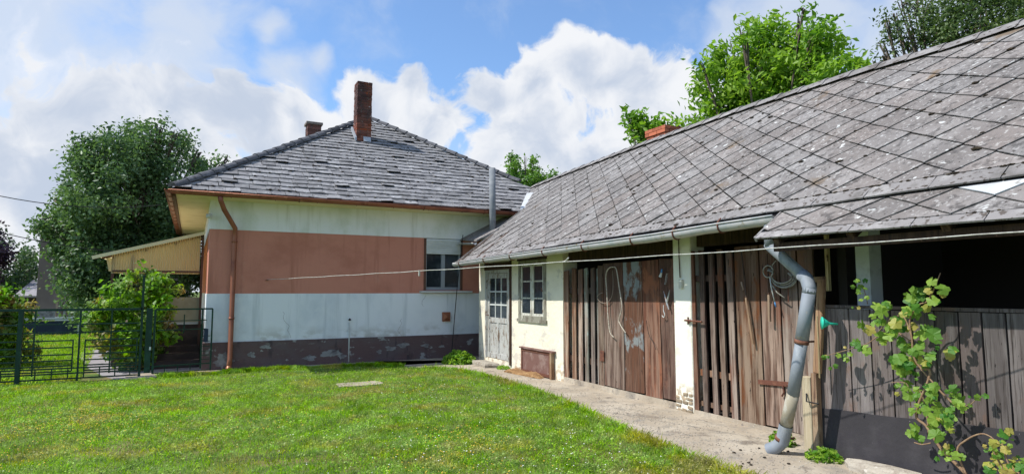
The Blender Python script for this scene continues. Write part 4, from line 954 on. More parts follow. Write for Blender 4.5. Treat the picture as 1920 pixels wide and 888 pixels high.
# main gutter
GX = 5.25
gz = [(4.3, 2.325), (5.2, 2.31), (5.93, 2.285), (7.69, 2.265), (9.53, 2.24), (12.85, 2.20)]
mb = MB(); n = 34; k = 11; rr = .070
for i in range(n + 1):
    y = 12.88 + (4.25 - 12.88) * i / n; p = V(GX, y, lerp(gz, y) + .012 + rnd.uniform(-.004, .004))
    for j in range(k):
        t = math.pi * .92 + math.pi * 1.12 * j / (k - 1); mb.v.append((p.x + math.cos(t) * rr, p.y, p.z + math.sin(t) * rr))
    for j in range(k):
        t = math.pi * .92 + math.pi * 1.12 * (k - 1 - j) / (k - 1); mb.v.append((p.x + math.cos(t) * (rr - .006), p.y, p.z + math.sin(t) * (rr - .006)))
m2 = 2 * k
for i in range(n):
    for j in range(m2): mb.f.append((i * m2 + j, i * m2 + (j + 1) % m2, (i + 1) * m2 + (j + 1) % m2, (i + 1) * m2 + j))
mb.f.append(tuple(range(k))); mb.f.append(tuple(n * m2 + j for j in range(k - 1, -1, -1)))
mb.tube([(GX - .073, y, lerp(gz, y) + .034) for y in np.arange(4.25, 12.9, .6)], .011, 6)
sg = mb.build('gutter', M['zinc_dusty'], shed, True)
for pxx in (860, 906, 955, 1016, 1090, 1182, 1262, 1347):
    y = atx(pxx, 470, GX - .07).y; z = lerp(gz, y)
    pts = [(GX + math.cos(t) * .079, y, z + .012 + math.sin(t) * .079) for t in np.linspace(math.pi * .85, math.pi * 2.05, 9)]
    MB().tube([(GX - .02, y, z + .095)] + pts, .0095, 5).build('bracket', M['rust'], sg)
# crooked zinc downspout
dsp = empty('downspout', (5.2, 4.1, 0)); dsp.parent = shed; dsp.matrix_parent_inverse = WM[shed].inverted()
D0 = V(5.27, 4.36, 2.30); D1 = atx(1445, 462, 5.27); D2 = atx(1512, 522, 5.22); D3 = atx(1518, 540, 5.17)
D4 = atx(1503, 640, 5.12); D5 = atx(1487, 740, 5.10); D6 = V(5.13, 4.19, .15)
MB().tube([D0, D0.lerp(D1, .5), D1 + V(0, .0, .0)], .060, 14).build('pipe', M['zinc'], dsp, True)
MB().tube([D1 + V(0, .02, .03), D1, D1.lerp(D2, .12), D1.lerp(D2, .95)], .056, 14).build('pipe', M['zinc'], dsp, True)
MB().tube([D1.lerp(D2, .88), D2, D2.lerp(D3, .6), D3, D3.lerp(D4, .1)], .062, 14).build('elbow', M['zinc'], dsp, True)
MB().tube([D3, D4], .0605, 16).build('pipe', M['zinc'], dsp, True)
MB().tube([D4.lerp(D3, .05), D5], .056, 16).build('pipe', M['zinc'], dsp, True)
MB().tube([D5 + V(0, 0, .01), D6.lerp(D5, .35)], .0565, 16).build('pipe', M['zinc_tan'], dsp, True, label='dusty tan lower length of pipe')
MB().tube([D6.lerp(D5, .36), D6, D6 + V(-.03, .05, -.06), D6 + V(-.05, .12, -.10)], .0635, 14, False).build('shoe', M['zinc'], dsp, True)
MB().tube([D6 + V(-.028, .045, -.055), D6 + V(-.046, .11, -.094)], .055, 14, True).build('shoe_mouth', M['black'], dsp, True)
for p, q_, r_ in ((D4, D5, .066), (D6 + V(0, 0, .03), D5, .068)):
    dv = (q_ - p).normalized(); MB().tube([p - dv * .018, p + dv * .018], r_, 14).tube([p + V(.05, -.04, 0), p + V(.12, -.04, .0)], .01, 6).build('clamp', M['rust'], dsp, True)
# stove pipe with small back roof
PIP = V(6.28, 13.05, 0)
MB().tube([PIP + V(0, 0, 2.75), PIP + V(-.01, 0, 3.7), PIP + V(-.02, 0, 4.52)], .078, 14).build('stove_pipe', M['flue'], shed, True, label='tall grey asbestos flue pipe at the house end')
sb = MB().slab([(5.75, 12.80, 2.76), (5.75, 13.74, 2.86), (7.2, 13.74, 3.60), (7.2, 12.80, 3.48)], (0, 0, -.04)).build('link_roof', M['edge_tile'], shed)
gg = gutter(shed, (5.72, 13.74, 2.76), (5.72, 12.82, 2.70), .05, M['zinc']).build('gutter', M['zinc_dusty'], shed, True)
chimney(shed, 8.36, 8.84, 9.36, 9.92, 3.9, 4.94, M['orange_brick'], 14, None, .075, .025)

# plank maker: long board with slightly wavy edges and uneven ends
def plank(y0, y1, x, t, zb, zt, m, parent, rn, lean=0., name='plank', wob=.004, end=.012):
    seg = 6; L = []; Rr = []
    for k in range(seg + 1):
        f = k / seg; z = zb + (zt - zb) * f; dy = lean * f
        L.append((y0 + dy + rn.uniform(-wob, wob), z)); Rr.append((y1 + dy + rn.uniform(-wob, wob), z))
    L[0] = (L[0][0], zb + rn.uniform(-end, end)); Rr[0] = (Rr[0][0], zb + rn.uniform(-end, end))
    L[-1] = (L[-1][0], zt + rn.uniform(-end, end)); Rr[-1] = (Rr[-1][0], zt + rn.uniform(-end, end))
    tw = rn.uniform(-.006, .006); P = L + Rr[::-1]
    n = len(P); cy = (y0 + y1) / 2
    fr = [(x + tw * (p[0] - cy) / max(abs(y1 - y0), .05), p[0], p[1]) for p in P]; bk = [(q[0] + t, q[1], q[2]) for q in fr]
    k = seg + 1
    fs = [(i, i + 1, n - 2 - i, n - 1 - i) for i in range(seg)] + [(n + n - 1 - i, n + n - 2 - i, n + i + 1, n + i) for i in range(seg)] + [(i, i + n, (i + 1) % n + n, (i + 1) % n) for i in range(n)]
    return MB().add(fr + bk, fs).build(name, m, parent)
fy = lambda pxx, pyy=620: atx(pxx, pyy, SX).y
rn = random.Random(31)
# door 1: slatted leaf then boarded leaf
X = SX + .02
slf = MB().box(X + .035, X + .075, 8.10, 9.2, .40, .50).build('slatted_gate', M['dark_wood'], shed, label='slatted plank gate left of the boarded barn door')
MB().box(X + .035, X + .075, 8.10, 9.2, 1.55, 1.65).build('batten', M['dark_wood'], slf)
bs = [9.21, 9.06, 8.92, 8.79, 8.66, 8.51, 8.38, 8.22, 8.04]
ss = [(1053, 1066), (1070, 1080), (1083, 1092), (1095, 1103), (1106, 1114), (1117, 1128), (1131, 1134)]
px_edges = [(1055, 1064), (1071, 1078), (1083, 1090), (1095, 1101), (1106, 1113), (1118, 1127)]
for i, (a, b) in enumerate(px_edges):
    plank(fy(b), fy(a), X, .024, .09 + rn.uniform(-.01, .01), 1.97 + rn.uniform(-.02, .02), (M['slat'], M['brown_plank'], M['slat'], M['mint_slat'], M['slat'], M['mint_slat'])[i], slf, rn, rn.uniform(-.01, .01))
bd = MB().box(X + .03, X + .07, 6.45, 8.0, .42, .54).box(X + .03, X + .07, 6.45, 8.0, 1.5, 1.62).build('barn_door', M['dark_wood'], shed, label='wide boarded door with paint remnants and a rope on it')
pe = [1130, 1169, 1206, 1239, 1272]
for i in range(4):
    m_ = (M['brown_plank'], M['painted_plank'], M['red_plank'], M['red_plank'])[i]
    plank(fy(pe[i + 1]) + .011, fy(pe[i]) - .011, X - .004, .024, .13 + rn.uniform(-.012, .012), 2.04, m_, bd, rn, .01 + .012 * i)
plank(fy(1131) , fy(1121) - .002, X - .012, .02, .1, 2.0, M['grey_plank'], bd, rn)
MB().box(X - .03, X - .016, 8.00, 8.10, .50, .66).build('hinge', M['rust'], bd)
MB().box(SX + .003, SX + .02, 6.40, 9.2, .03, .115).build('threshold', M['concrete'], shed)
# top gap shows dark lintel
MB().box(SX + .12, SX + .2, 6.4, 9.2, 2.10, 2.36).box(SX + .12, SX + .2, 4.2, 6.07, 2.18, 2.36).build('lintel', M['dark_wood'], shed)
# door 2
s2 = MB().box(X + .035, X + .07, 5.32, 6.05, .52, .60).build('slatted_gate', M['brown_plank'], shed, label='open slatted gate right of the white pillar')
for z0_, z1_ in ((.14, .2), (1.72, 1.8)): MB().box(X + .035, X + .07, 5.32, 6.05, z0_, z1_).build('batten', M['brown_plank'], s2)
for i, (a, b) in enumerate([(1296, 1305), (1314, 1323), (1332, 1341), (1349, 1358), (1366, 1377)]):
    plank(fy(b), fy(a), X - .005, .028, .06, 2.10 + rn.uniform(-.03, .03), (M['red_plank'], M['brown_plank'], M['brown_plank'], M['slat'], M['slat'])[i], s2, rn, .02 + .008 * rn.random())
b2d = MB().box(X + .03, X + .07, 4.25, 5.3, .5, .6).box(X + .03, X + .07, 4.25, 5.3, 1.6, 1.7).build('barn_door', M['dark_wood'], shed, label='boarded door behind the crooked downspout')
pe = [1381, 1428, 1466, 1500, 1532]
for i in range(4):
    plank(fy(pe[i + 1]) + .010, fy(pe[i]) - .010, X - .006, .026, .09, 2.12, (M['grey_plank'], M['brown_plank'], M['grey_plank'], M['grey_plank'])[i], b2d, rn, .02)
hb = MB().bar(atx(1422, 715, X - .02), atx(1492, 721, X - .02), .014, .05, (0, 0, 1)).build('hinge', M['rust'], b2d)
MB().tube([atx(1468, 722, X - .03), atx(1470, 735, X - .03), atx(1466, 742, X - .03)], .01, 6).build('latch', M['rust'], b2d)
lt = MB().tube([atx(1284, 600, X - .05), atx(1316, 603, X - .05)], .014, 6).tube([atx(1290, 594, X - .05), atx(1291, 607, X - .04)], .012, 6).build('bolt', M['rust'], shed)
MB().box(SX + .003, SX + .02, 4.2, 6.07, .03, .08).build('threshold', M['concrete'], shed)
# old glazed door
dr = MB().box(5.80 - .012, 5.88, 12.34, 12.42, .16, 2.07).box(5.80 - .012, 5.88, 11.22, 11.30, .16, 2.07).box(5.80 - .012, 5.88, 11.30, 12.34, 1.98, 2.07).build('door_frame', M['old_paint'], shed)
door = empty('door', (5.82, 11.8, .17)); door.parent = shed; door.matrix_parent_inverse = WM[shed].inverted(); door['label'] = 'old grey painted door with nine small panes and two lower panels'
XD = 5.812
def rect_frame(mb, x0, x1, ya, yb, za, zb, w_): 
    mb.box(x0, x1, ya, ya + w_, za, zb).box(x0, x1, yb - w_, yb, za, zb).box(x0, x1, ya + w_, yb - w_, za, za + w_).box(x0, x1, ya + w_, yb - w_, zb - w_, zb); return mb
mb = rect_frame(MB(), XD, XD + .04, 11.30, 12.335, .17, 1.975, .105)
mb.box(XD, XD + .04, 11.405, 12.23, .92, 1.03).box(XD, XD + .04, 11.78, 11.86, .275, .92)
mb.build('door_leaf', M['old_paint'], door, bevel=.003)
for a, b in ((11.405, 11.78), (11.86, 12.23)): MB().box(XD + .016, XD + .03, a, b, .275, .92).build('panel', M['old_paint'], door)
zs = [1.03, 1.305, 1.585, 1.87]; ys_ = [11.405, 11.68, 11.955, 12.23]
for i in range(3):
    for j in range(3): MB().box(XD + .02, XD + .026, ys_[i] + (.014 if i else 0), ys_[i + 1] - (.014 if i < 2 else 0), zs[j] + (.014 if j else 0), zs[j + 1] - (.014 if j < 2 else 0)).build('pane', M['glass'], door)
for k in (1, 2):
    MB().box(XD + .006, XD + .034, ys_[k] - .014, ys_[k] + .014, 1.03, 1.87).build('glazing_bar', M['sill'], door)
    for i in range(3): MB().box(XD + .008, XD + .032, ys_[i] + (.014 if i else 0), ys_[i + 1] - (.014 if i < 2 else 0), zs[k] - .014, zs[k] + .014).build('glazing_bar', M['sill'], door)
MB().tube([(XD - .005, 12.28, 1.08), (XD - .05, 12.28, 1.08), (XD - .05, 12.19, 1.075)], .010, 6).build('handle', M['rust'], door)
MB().tube([(5.775, 11.17, 1.98), (5.775, 11.19, 1.2), (5.775, 11.17, .2)], .012, 6).build('cable', M['dark_wood'], shed)
MB().box(5.775, 5.812, 11.20, 12.44, 2.05, 2.20).build('head_board', M['dark_wood'], shed)
MB().box(5.770, 5.80, 11.155, 11.215, .10, 2.22).build('door_post', M['dark_wood'], shed)
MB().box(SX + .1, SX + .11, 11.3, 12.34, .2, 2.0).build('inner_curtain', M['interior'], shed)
# small window
wn = rect_frame(MB(), 5.785, 5.86, 9.77, 10.85, 1.03, 2.21, .095).build('window', M['weathered_frame'], shed, bevel=.004, label='small six pane window with flaking cream frame')
MB().box(5.768, 5.84, 9.74, 10.88, 1.0, 1.06).build('window_sill', M['weathered_frame'], wn)
MB().box(5.775, 5.81, 9.74, 10.88, 2.19, 2.30).build('head_board', M['dark_wood'], wn)
for a, b in ((9.865, 10.29), (10.33, 10.755)):
    sf2 = rect_frame(MB(), 5.80, 5.84, a, b, 1.125, 2.115, .045)
    for zz in (1.46, 1.785): sf2.box(5.804, 5.836, a + .045, b - .045, zz - .013, zz + .013)
    sf2.build('casement', M['window_paint'], wn)
    for za, zb in ((1.17, 1.447), (1.473, 1.772), (1.798, 2.07)): MB().box(5.815, 5.822, a + .045, b - .045, za, zb).build('pane', M['glass'], wn)
MB().box(5.81, 5.85, 10.29, 10.33, 1.125, 2.115).build('mullion', M['window_paint'], wn)
MB().tube([(5.80, 9.9, 1.6), (5.775, 9.9, 1.6), (5.775, 9.9, 1.66)], .008, 5).build('latch', M['rust'], wn)
MB().box(5.9, 5.91, 9.8, 10.8, 1.1, 1.6).build('net_curtain', M['curtain'], shed)
# hatch leaning at the wall foot
ht = rect_frame(MB(), 5.745, 5.79, 9.56, 10.66, .05, .50, .05).build('hatch', M['rust'], shed, label='low rusty brown hatch at the foot of the wall under the window')
MB().box(5.755, 5.775, 9.61, 10.61, .10, .45).build('hatch_panel', M['hatch'], ht)
MB().box(5.72, 5.80, 9.44, 10.70, .50, .525).build('hatch_ledge', M['hatch'], ht)
MB().box(5.72, 5.79, 9.48, 9.54, .03, .50).build('hatch_post', M['post_wood'], ht)
# cable and switch on the pillar
cbl = MB().tube([atx(1272, 440, SX - .02), atx(1273, 480, SX - .02), atx(1275, 520, SX - .02)], .008, 5).build('cable', M['dark_wood'], shed)
p = atx(1277, 532, SX - .02); MB().box(SX - .04, SX, p.y - .03, p.y + .03, p.z - .06, p.z + .06).build('switch_box', M['window_paint'], shed, bevel=.005)
# plank stall front with dark sheet apron (right)
FX = 5.50
st = empty('plank_stall_front', (FX, 1.5, 0), 'dark weathered plank half wall with a black sheet apron below the open bay', 'half wall')
y = 4.02; bpx = [1556, 1594, 1633, 1672, 1712, 1754, 1799, 1843, 1889, 1936]
ybs = [4.03] + [atx(p, 640, FX).y for p in bpx[1:]]
while ybs[-1] > -1.2: ybs.append(ybs[-1] - rnd.uniform(.17, .22))
zbt = lambda y: lerp([(-1.5, .66), (2.4, .57), (4.03, .46)], y)
for a, b in zip(ybs, ybs[1:]): plank(b + .007, a - .006, FX, .025, zbt((a + b) / 2) - .05, 1.43, M['fence_plank'], st, rnd, 0, 'plank', .002, .004)
MB().box(FX - .012, FX + .05, -1.4, 4.0, 1.437, 1.465).build('top_rail', M['fence_plank'], st, label='pale narrow top rail')
MB().box(FX + .028, FX + .07, -1.4, 4.0, 1.25, 1.33).build('back_rail', M['dark_wood'], st)
ap = MB(); ay = list(np.arange(-1.5, 4.06, .2)) + [4.06]
for y in ay:
    wv = .006 * math.sin(y * 5) + .004 * math.sin(y * 13)
    ap.v += [(FX - .03 + wv, y, .03), (FX - .012 + wv * .5, y, zbt(y) + .006 * math.sin(y * 7)), (FX - .004, y, zbt(y) + .006 * math.sin(y * 7)), (FX - .01, y, .03)]
for i in range(len(ay) - 1):
    for j in range(4): ap.f.append((i * 4 + j, i * 4 + (j + 1) % 4, (i + 1) * 4 + (j + 1) % 4, (i + 1) * 4 + j))
ap.f += [(3, 2, 1, 0), tuple((len(ay) - 1) * 4 + j for j in range(4))]
ap.build('apron_sheet', M['apron'], st)
# return between door and stall front
MB().box(FX + .03, SX, 4.05, 4.09, .03, 1.44).build('return_board', M['dark_wood'], st)
pst = aty; 
MB().bar(V(5.455, 4.02, .80), V(5.46, 3.93, 1.72), .075, .05, (1, 0, 0)).build('corner_post', M['post_wood'], st, bevel=.008)
MB().bar(V(5.46, 4.03, 1.71), V(5.46, 3.90, 1.715), .05, .04, (1, 0, 0)).build('post_head', M['post_wood'], st)
pp = MB().box(5.40, 5.475, 4.065, 4.16, .03, .76).build('short_post', M['pale_wood'], st, bevel=.006, label='short pale timber post')
MB().box(5.41, 5.478, 4.005, 4.06, .03, .80).build('short_post', M['post_wood'], st)
MB().tube([V(5.39, 4.1, .60), V(5.36, 4.08, .53), V(5.39, 4.02, .52), V(5.39, 3.97, .52)], .008, 6).build('iron_hook', M['black'], st)
MB().tube([atx(1532, 592, 5.38), atx(1535, 650, 5.38), atx(1537, 708, 5.38)], .008, 6).build('cane', M['pale_wood'], st)

# ------------------------------------------------------------------ things hanging on the doors
XH = SX - .03
def polyt(pts, x=XH, sub=4):
    P = [atx(a, b, x + (c[0] if c else 0)) for a, b, *c in pts]; out = []
    for i in range(len(P) - 1):
        p0 = P[max(i - 1, 0)]; p1 = P[i]; p2 = P[i + 1]; p3 = P[min(i + 2, len(P) - 1)]
        for k in range(sub):
            t = k / sub; out.append(.5 * ((2 * p1) + (p2 - p0) * t + (2 * p0 - 5 * p1 + 4 * p2 - p3) * t * t + (3 * p1 - p0 - 3 * p2 + p3) * t ** 3))
    return out + [P[-1]]
c7 = lambda X_, Y_: (1100 + X_ / 4.935, 440 + Y_ / 4.935)
c5 = lambda X_, Y_: (1040 + X_ / 2.22, 400 + Y_ / 2.22)
MB().tube(polyt([c5(247, 515), c5(230, 492), c5(222, 420), c7(195, 700), c7(186, 520), c7(178, 380), c7(200, 315), c7(240, 298), c7(275, 320), c7(300, 480), c7(325, 660), c7(300, 780), c5(270, 455), c5(283, 478), c5(296, 497)]), .009, 7).build('hanging_rope', M['rope'], label='pale rope hung in a long loop on the wide boarded door', cat='rope', smooth=True)
MB().tube(polyt([c7(240, 330), c7(245, 450), c7(235, 560), c7(190, 628), c7(130, 622), c7(96, 575), c7(130, 540), c7(150, 536)], XH + .01), .0045, 6).build('thin_wire', M['wire'], label='thin wire curl hanging behind the pale rope loop', cat='wire', smooth=True)
a = empty('paint_brush', atx(1238, 518, XH), 'small brush with blue handle and pale bristles hanging on the boarded door', 'brush')
MB().tube([atx(*c7(697, 318), XH), atx(*c7(692, 350), XH)], .012, 7).build('handle', M['blue_plastic'], a); MB().tube([atx(*c7(692, 350), XH), atx(*c7(680, 388), XH)], 0, 7, True, [.012, .022]).build('bristles', M['sill'], a)
a = empty('old_file', atx(1246, 532, XH), 'flat grey steel file hanging right of the blue brush', 'tool')
MB().bar(atx(*c7(745, 355), XH), atx(*c7(728, 460), XH), .006, .03, (1, 0, 0)).build('blade', M['steel'], a); MB().tube([atx(*c7(752, 300), XH), atx(*c7(745, 355), XH)], .009, 6).build('handle', M['dark_wood'], a)
a = empty('hand_shears', atx(1250, 570, XH), 'open steel shears with two pointed blades hanging low on the boarded door', 'shears')
for p, q_ in ((c7(712, 520), c7(760, 690)), (c7(768, 510), c7(738, 650))): MB().tube([atx(*p, XH), atx(*p, XH).lerp(atx(*q_, XH), .5), atx(*q_, XH)], 0, 6, True, [.003, .014, .011]).build('blade', M['steel'], a)
MB().tube(polyt([c7(712, 650), c7(712, 700), c7(722, 740), c7(712, 762), c7(698, 745)]), .006, 6).build('wire_hook', M['sill'], label='white curved wire hook below the shears', cat='hook')
MB().tube(polyt([(1212, 600), (1216, 625), (1224, 640), (1230, 655)]), .004, 5).build('dark_string', M['black'], label='dark string hanging down the third board of the wide door', cat='string')
a = empty('garden_hoe', atx(1411, 645, XH), 'long wooden tool handle hung on the door left of the cable coil', 'tool')
MB().tube([atx(1389, 465, XH), atx(1396, 520, XH), atx(1399, 560, XH)], .010, 8).build('upper_rod', M['dark_wood'], a); MB().tube([atx(1399, 558, XH), atx(1412, 645, XH)], .015, 8).build('handle', M['handle_wood'], a)
MB().bar(atx(1390, 528, XH), atx(1394, 543, XH), .012, .018).build('wood_peg', M['post_wood'], label='small wooden peg beside the long tool handle', cat='peg')
a = empty('shovel_handle', atx(1443, 602, XH), 'shorter wooden handle with dark shaft hung in front of the cable coil', 'tool')
MB().tube([atx(1438, 475, XH - .02), atx(1442, 552, XH - .02)], .010, 8).build('shaft', M['dark_wood'], a); MB().tube([atx(1442, 552, XH - .02), atx(1443, 602, XH - .02)], .017, 8).build('handle', M['handle_wood'], a)
# cable coil
cl = empty('cable_coil', atx(1462, 520, XH), 'coil of grey cable hung on the door beside the downspout', 'cable')
k4 = lambda X_, Y_: (1340 + X_ / 4.44, 440 + Y_ / 4.44)
for i, (cx, cy, rx, ry) in enumerate(((575, 350, 100, 82), (570, 345, 92, 70), (580, 355, 105, 85), (560, 340, 84, 62), (445, 305, 42, 50))):
    pts = []
    for t in np.linspace(math.pi * .03, math.pi * (1.15 if i < 4 else 2.0), 16):
        pts.append(k4(cx + rx * math.cos(t), cy + ry * math.sin(t)))
    if i < 4: pts = [k4(cx + rx * .6, cy - ry * .35)] + pts + [k4(440, 260 + i * 12)]
    P = [atx(q[0], q[1], XH - .01 * i) for q in pts]
    MB().tube(P, .007, 6).build('cable_loop', M['cable'], cl, True)
MB().tube([atx(*k4(460, 350), XH - .04), atx(*k4(470, 430), XH - .04), atx(*k4(500, 560), XH - .04)], .007, 6).build('cable_end', M['sill'], cl, True)
MB().tube([atx(*k4(500, 560), XH - .04), atx(*k4(510, 600), XH - .04)], .008, 6).build('cable_tip', M['blue_plastic'], cl, True)
MB().tube([atx(*k4(480, 420), XH - .04), atx(*k4(520, 480), XH - .04), atx(*k4(582, 523), XH - .04)], .007, 6).build('cable_end', M['cable'], cl, True)
MB().tube([atx(*k4(510, 215), XH), atx(*k4(480, 250), XH), atx(*k4(470, 300), XH)], .005, 6).build('cable_tie', M['rope'], cl, True)
MB().tube([atx(*k4(612, 440), XH), atx(*k4(615, 560), XH)], .006, 5).build('chain', M['rust'], label='short rusty chain hanging below the cable coil', cat='chain')
# funnel
fn = empty('funnel', atx(1543, 606, 5.14), 'mint green plastic funnel stuck sideways beside the downspout', 'funnel')
c0 = atx(1541, 605, 5.12); c1 = atx(1553, 606, 5.16); c2 = atx(1571, 607, 5.22)
fmb = MB().tube([c0, c0.lerp(c1, .08), c1, c1.lerp(c2, .15), c2], 0, 18, False, [.054, .054, .020, .011, .008])
o = fmb.build('funnel_cone', M['mint_plastic'], fn, True); sm = o.modifiers.new('s', 'SOLIDIFY'); sm.thickness = .002
MB().tube([c0 - (c1 - c0).normalized() * .003, c0 + (c1 - c0).normalized() * .006], .057, 18).build('rim', M['mint_plastic'], fn, True)

# ------------------------------------------------------------------ clothes line
L0 = V(1.71, 13.74, 1.83); pts = []
for t in range(41):
    f = t / 40; x = 1.40 + (5.44 - 1.40) * f; y = 13.76 + (.25 - 13.76) * f
    pts.append(V(x, y, 1.835 + .19 * f - .22 * f * (1 - f) * .35 + .004 * math.sin(t * 1.7)))
MB().tube(pts, .0052, 6).build('clothes_line', M['cord'], label='pale clothes line strung from the house wall past the shed front', cat='line', smooth=True)
p = aty(1184, 494, 0.001) if False else pts[20]
def line_at(px_):
    best = None
    for i in range(400):
        f = i / 400; q_ = pts[0].lerp(pts[-1], f); X_ = q_.x * _ct - q_.y * _st; Y_ = q_.x * _st + q_.y * _ct
        e_ = abs(960 + FP * X_ / (Y_ * _c) - px_)
        if best is None or e_ < best[0]: best = (e_, q_, f)
    return V(best[1].x, best[1].y, 1.835 + .19 * best[2] - .22 * best[2] * (1 - best[2]) * .35)
q_ = line_at(1062); MB().tube([q_ + V(-.01, .06, .0), q_ + V(0, 0, .012), q_ + V(0, -.06, .045)], .007, 6).build('line_knot', M['cord'], label='knot with loose end on the clothes line before the slatted gate', cat='knot')
q_ = line_at(785); MB().box(q_.x - .012, q_.x + .012, q_.y - .012, q_.y + .012, q_.z - .075, q_.z + .012).build('clothes_peg', M['window_paint'], bevel=.004, label='single pale clothes peg on the line before the house wall', cat='peg')
# thin black rod by the window
MB().tube([aty(868, 440, 13.2), aty(857, 540, 13.4), aty(847, 658, 13.6)], .010, 6).build('black_cable', M['black'], label='thin black cable running down before the house wall by the vent', cat='cable')

# ------------------------------------------------------------------ things on the path
rn = random.Random(41)
def rock(name, c, sx, sy, sz, m, seed, **k):
    r_ = random.Random(seed); mb = MB(); n = 12; vs_ = []
    prof = [(1., 0), (1.02, .5), (.95, .85), (.6, 1.0)]
    rad = [r_.uniform(.86, 1.1) for _ in range(n)]
    for q, h in prof:
        for j in range(n):
            t = 2 * math.pi * j / n; ca, sa = math.cos(t), math.sin(t); e_ = .35
            X_ = math.copysign(abs(ca) ** e_, ca); Y_ = math.copysign(abs(sa) ** e_, sa)
            vs_.append((c[0] + X_ * sx * q * rad[j] , c[1] + Y_ * sy * q * rad[j], c[2] + sz * h * r_.uniform(.9, 1.05)))
    fs_ = [(k_ * n + j, k_ * n + (j + 1) % n, (k_ + 1) * n + (j + 1) % n, (k_ + 1) * n + j) for k_ in range(3) for j in range(n)] + [tuple(3 * n + j for j in range(n))]
    return mb.add(vs_, fs_).build(name, m, None, False, **k)
s0 = atz(912, 688, .05); 
rock('doorstep', (5.55, 11.9, .028), .16, .42, .10, M['stone'], 3, label='worn concrete doorstep before the old glazed door', cat='step')
m0 = atz(980, 700, .04)
def doormat():
    mb = MB(); nx, ny = 14, 8; rn = random.Random(8); a = atz(945, 695, .05); b = atz(1012, 708, .05)
    d_ = (b - a); L = d_.length; d_.normalize(); s_ = V(-d_.y, d_.x, 0) * -1
    s_ = V(.9, .45, 0).normalized()
    for lay in (0, 1):
        for i in range(nx + 1):
            for j in range(ny + 1):
                p = a + d_ * L * i / nx + s_ * .30 * j / ny; ed = min(i, nx - i, j * 2, (ny - j) * 2)
                p += V(rn.uniform(-.01, .01), rn.uniform(-.01, .01), 0) * (1 if ed == 0 else 0)
                p.z = .032 if lay else (.05 + .03 * min(1, ed / 2) + rn.uniform(-.008, .010) + .02 * math.sin(i * .8))
                mb.v.append(tuple(p))
    W_ = ny + 1; o = (nx + 1) * W_
    for i in range(nx):
        for j in range(ny): q = i * W_ + j; mb.f.append((q, q + W_, q + W_ + 1, q + 1))
    bd_ = [j for j in range(ny)] + [i * W_ + ny for i in range(nx)] + [nx * W_ + j for j in range(ny, 0, -1)] + [i * W_ for i in range(nx, 0, -1)]
    for q, r_ in zip(bd_, bd_[1:] + bd_[:1]): mb.f.append((q, r_, r_ + o, q + o))
    mb.build('doormat', M['mat_coir'], smooth=False, label='shaggy brown coir doormat on the path below the rusty hatch', cat='doormat')
doormat()
sl_ = atz(675, 717, .03); rock('manhole_slab', (sl_.x, sl_.y, .0), .42, .22, .026, M['concrete'], 7, label='flat grey concrete slab lying in the lawn before the house', cat='slab')
r0 = atz(1650, 895, .03); rock('edging_stone', (5.30, 3.30, .028), .11, .34, .09, M['stone'], 9, label='pale rough kerb stone at the foot of the black apron', cat='stone')
mb = MB()
for i in range(4200):
    y = rn.uniform(2.5, 11.5); x = rn.uniform(pathx(y) + .01, 5.6); 
    if rn.random() > (1.1 - (x - pathx(y)) / 1.3) * (1.2 if y < 7 else .35): continue
    r_ = rn.uniform(.004, .011); mb.blob((x, y, .032), r_, r_ * .6, i)
mb.build('gravel', M['stone'], kind='stuff')
mb = MB()
for i in range(12):
    p = atz(rn.uniform(1340, 1480), rn.uniform(840, 875), .03); mb.blob((p.x, p.y, .036), rn.uniform(.010, .022), .008, i + 50)
mb.build('dark_debris', M['moss'], kind='stuff')

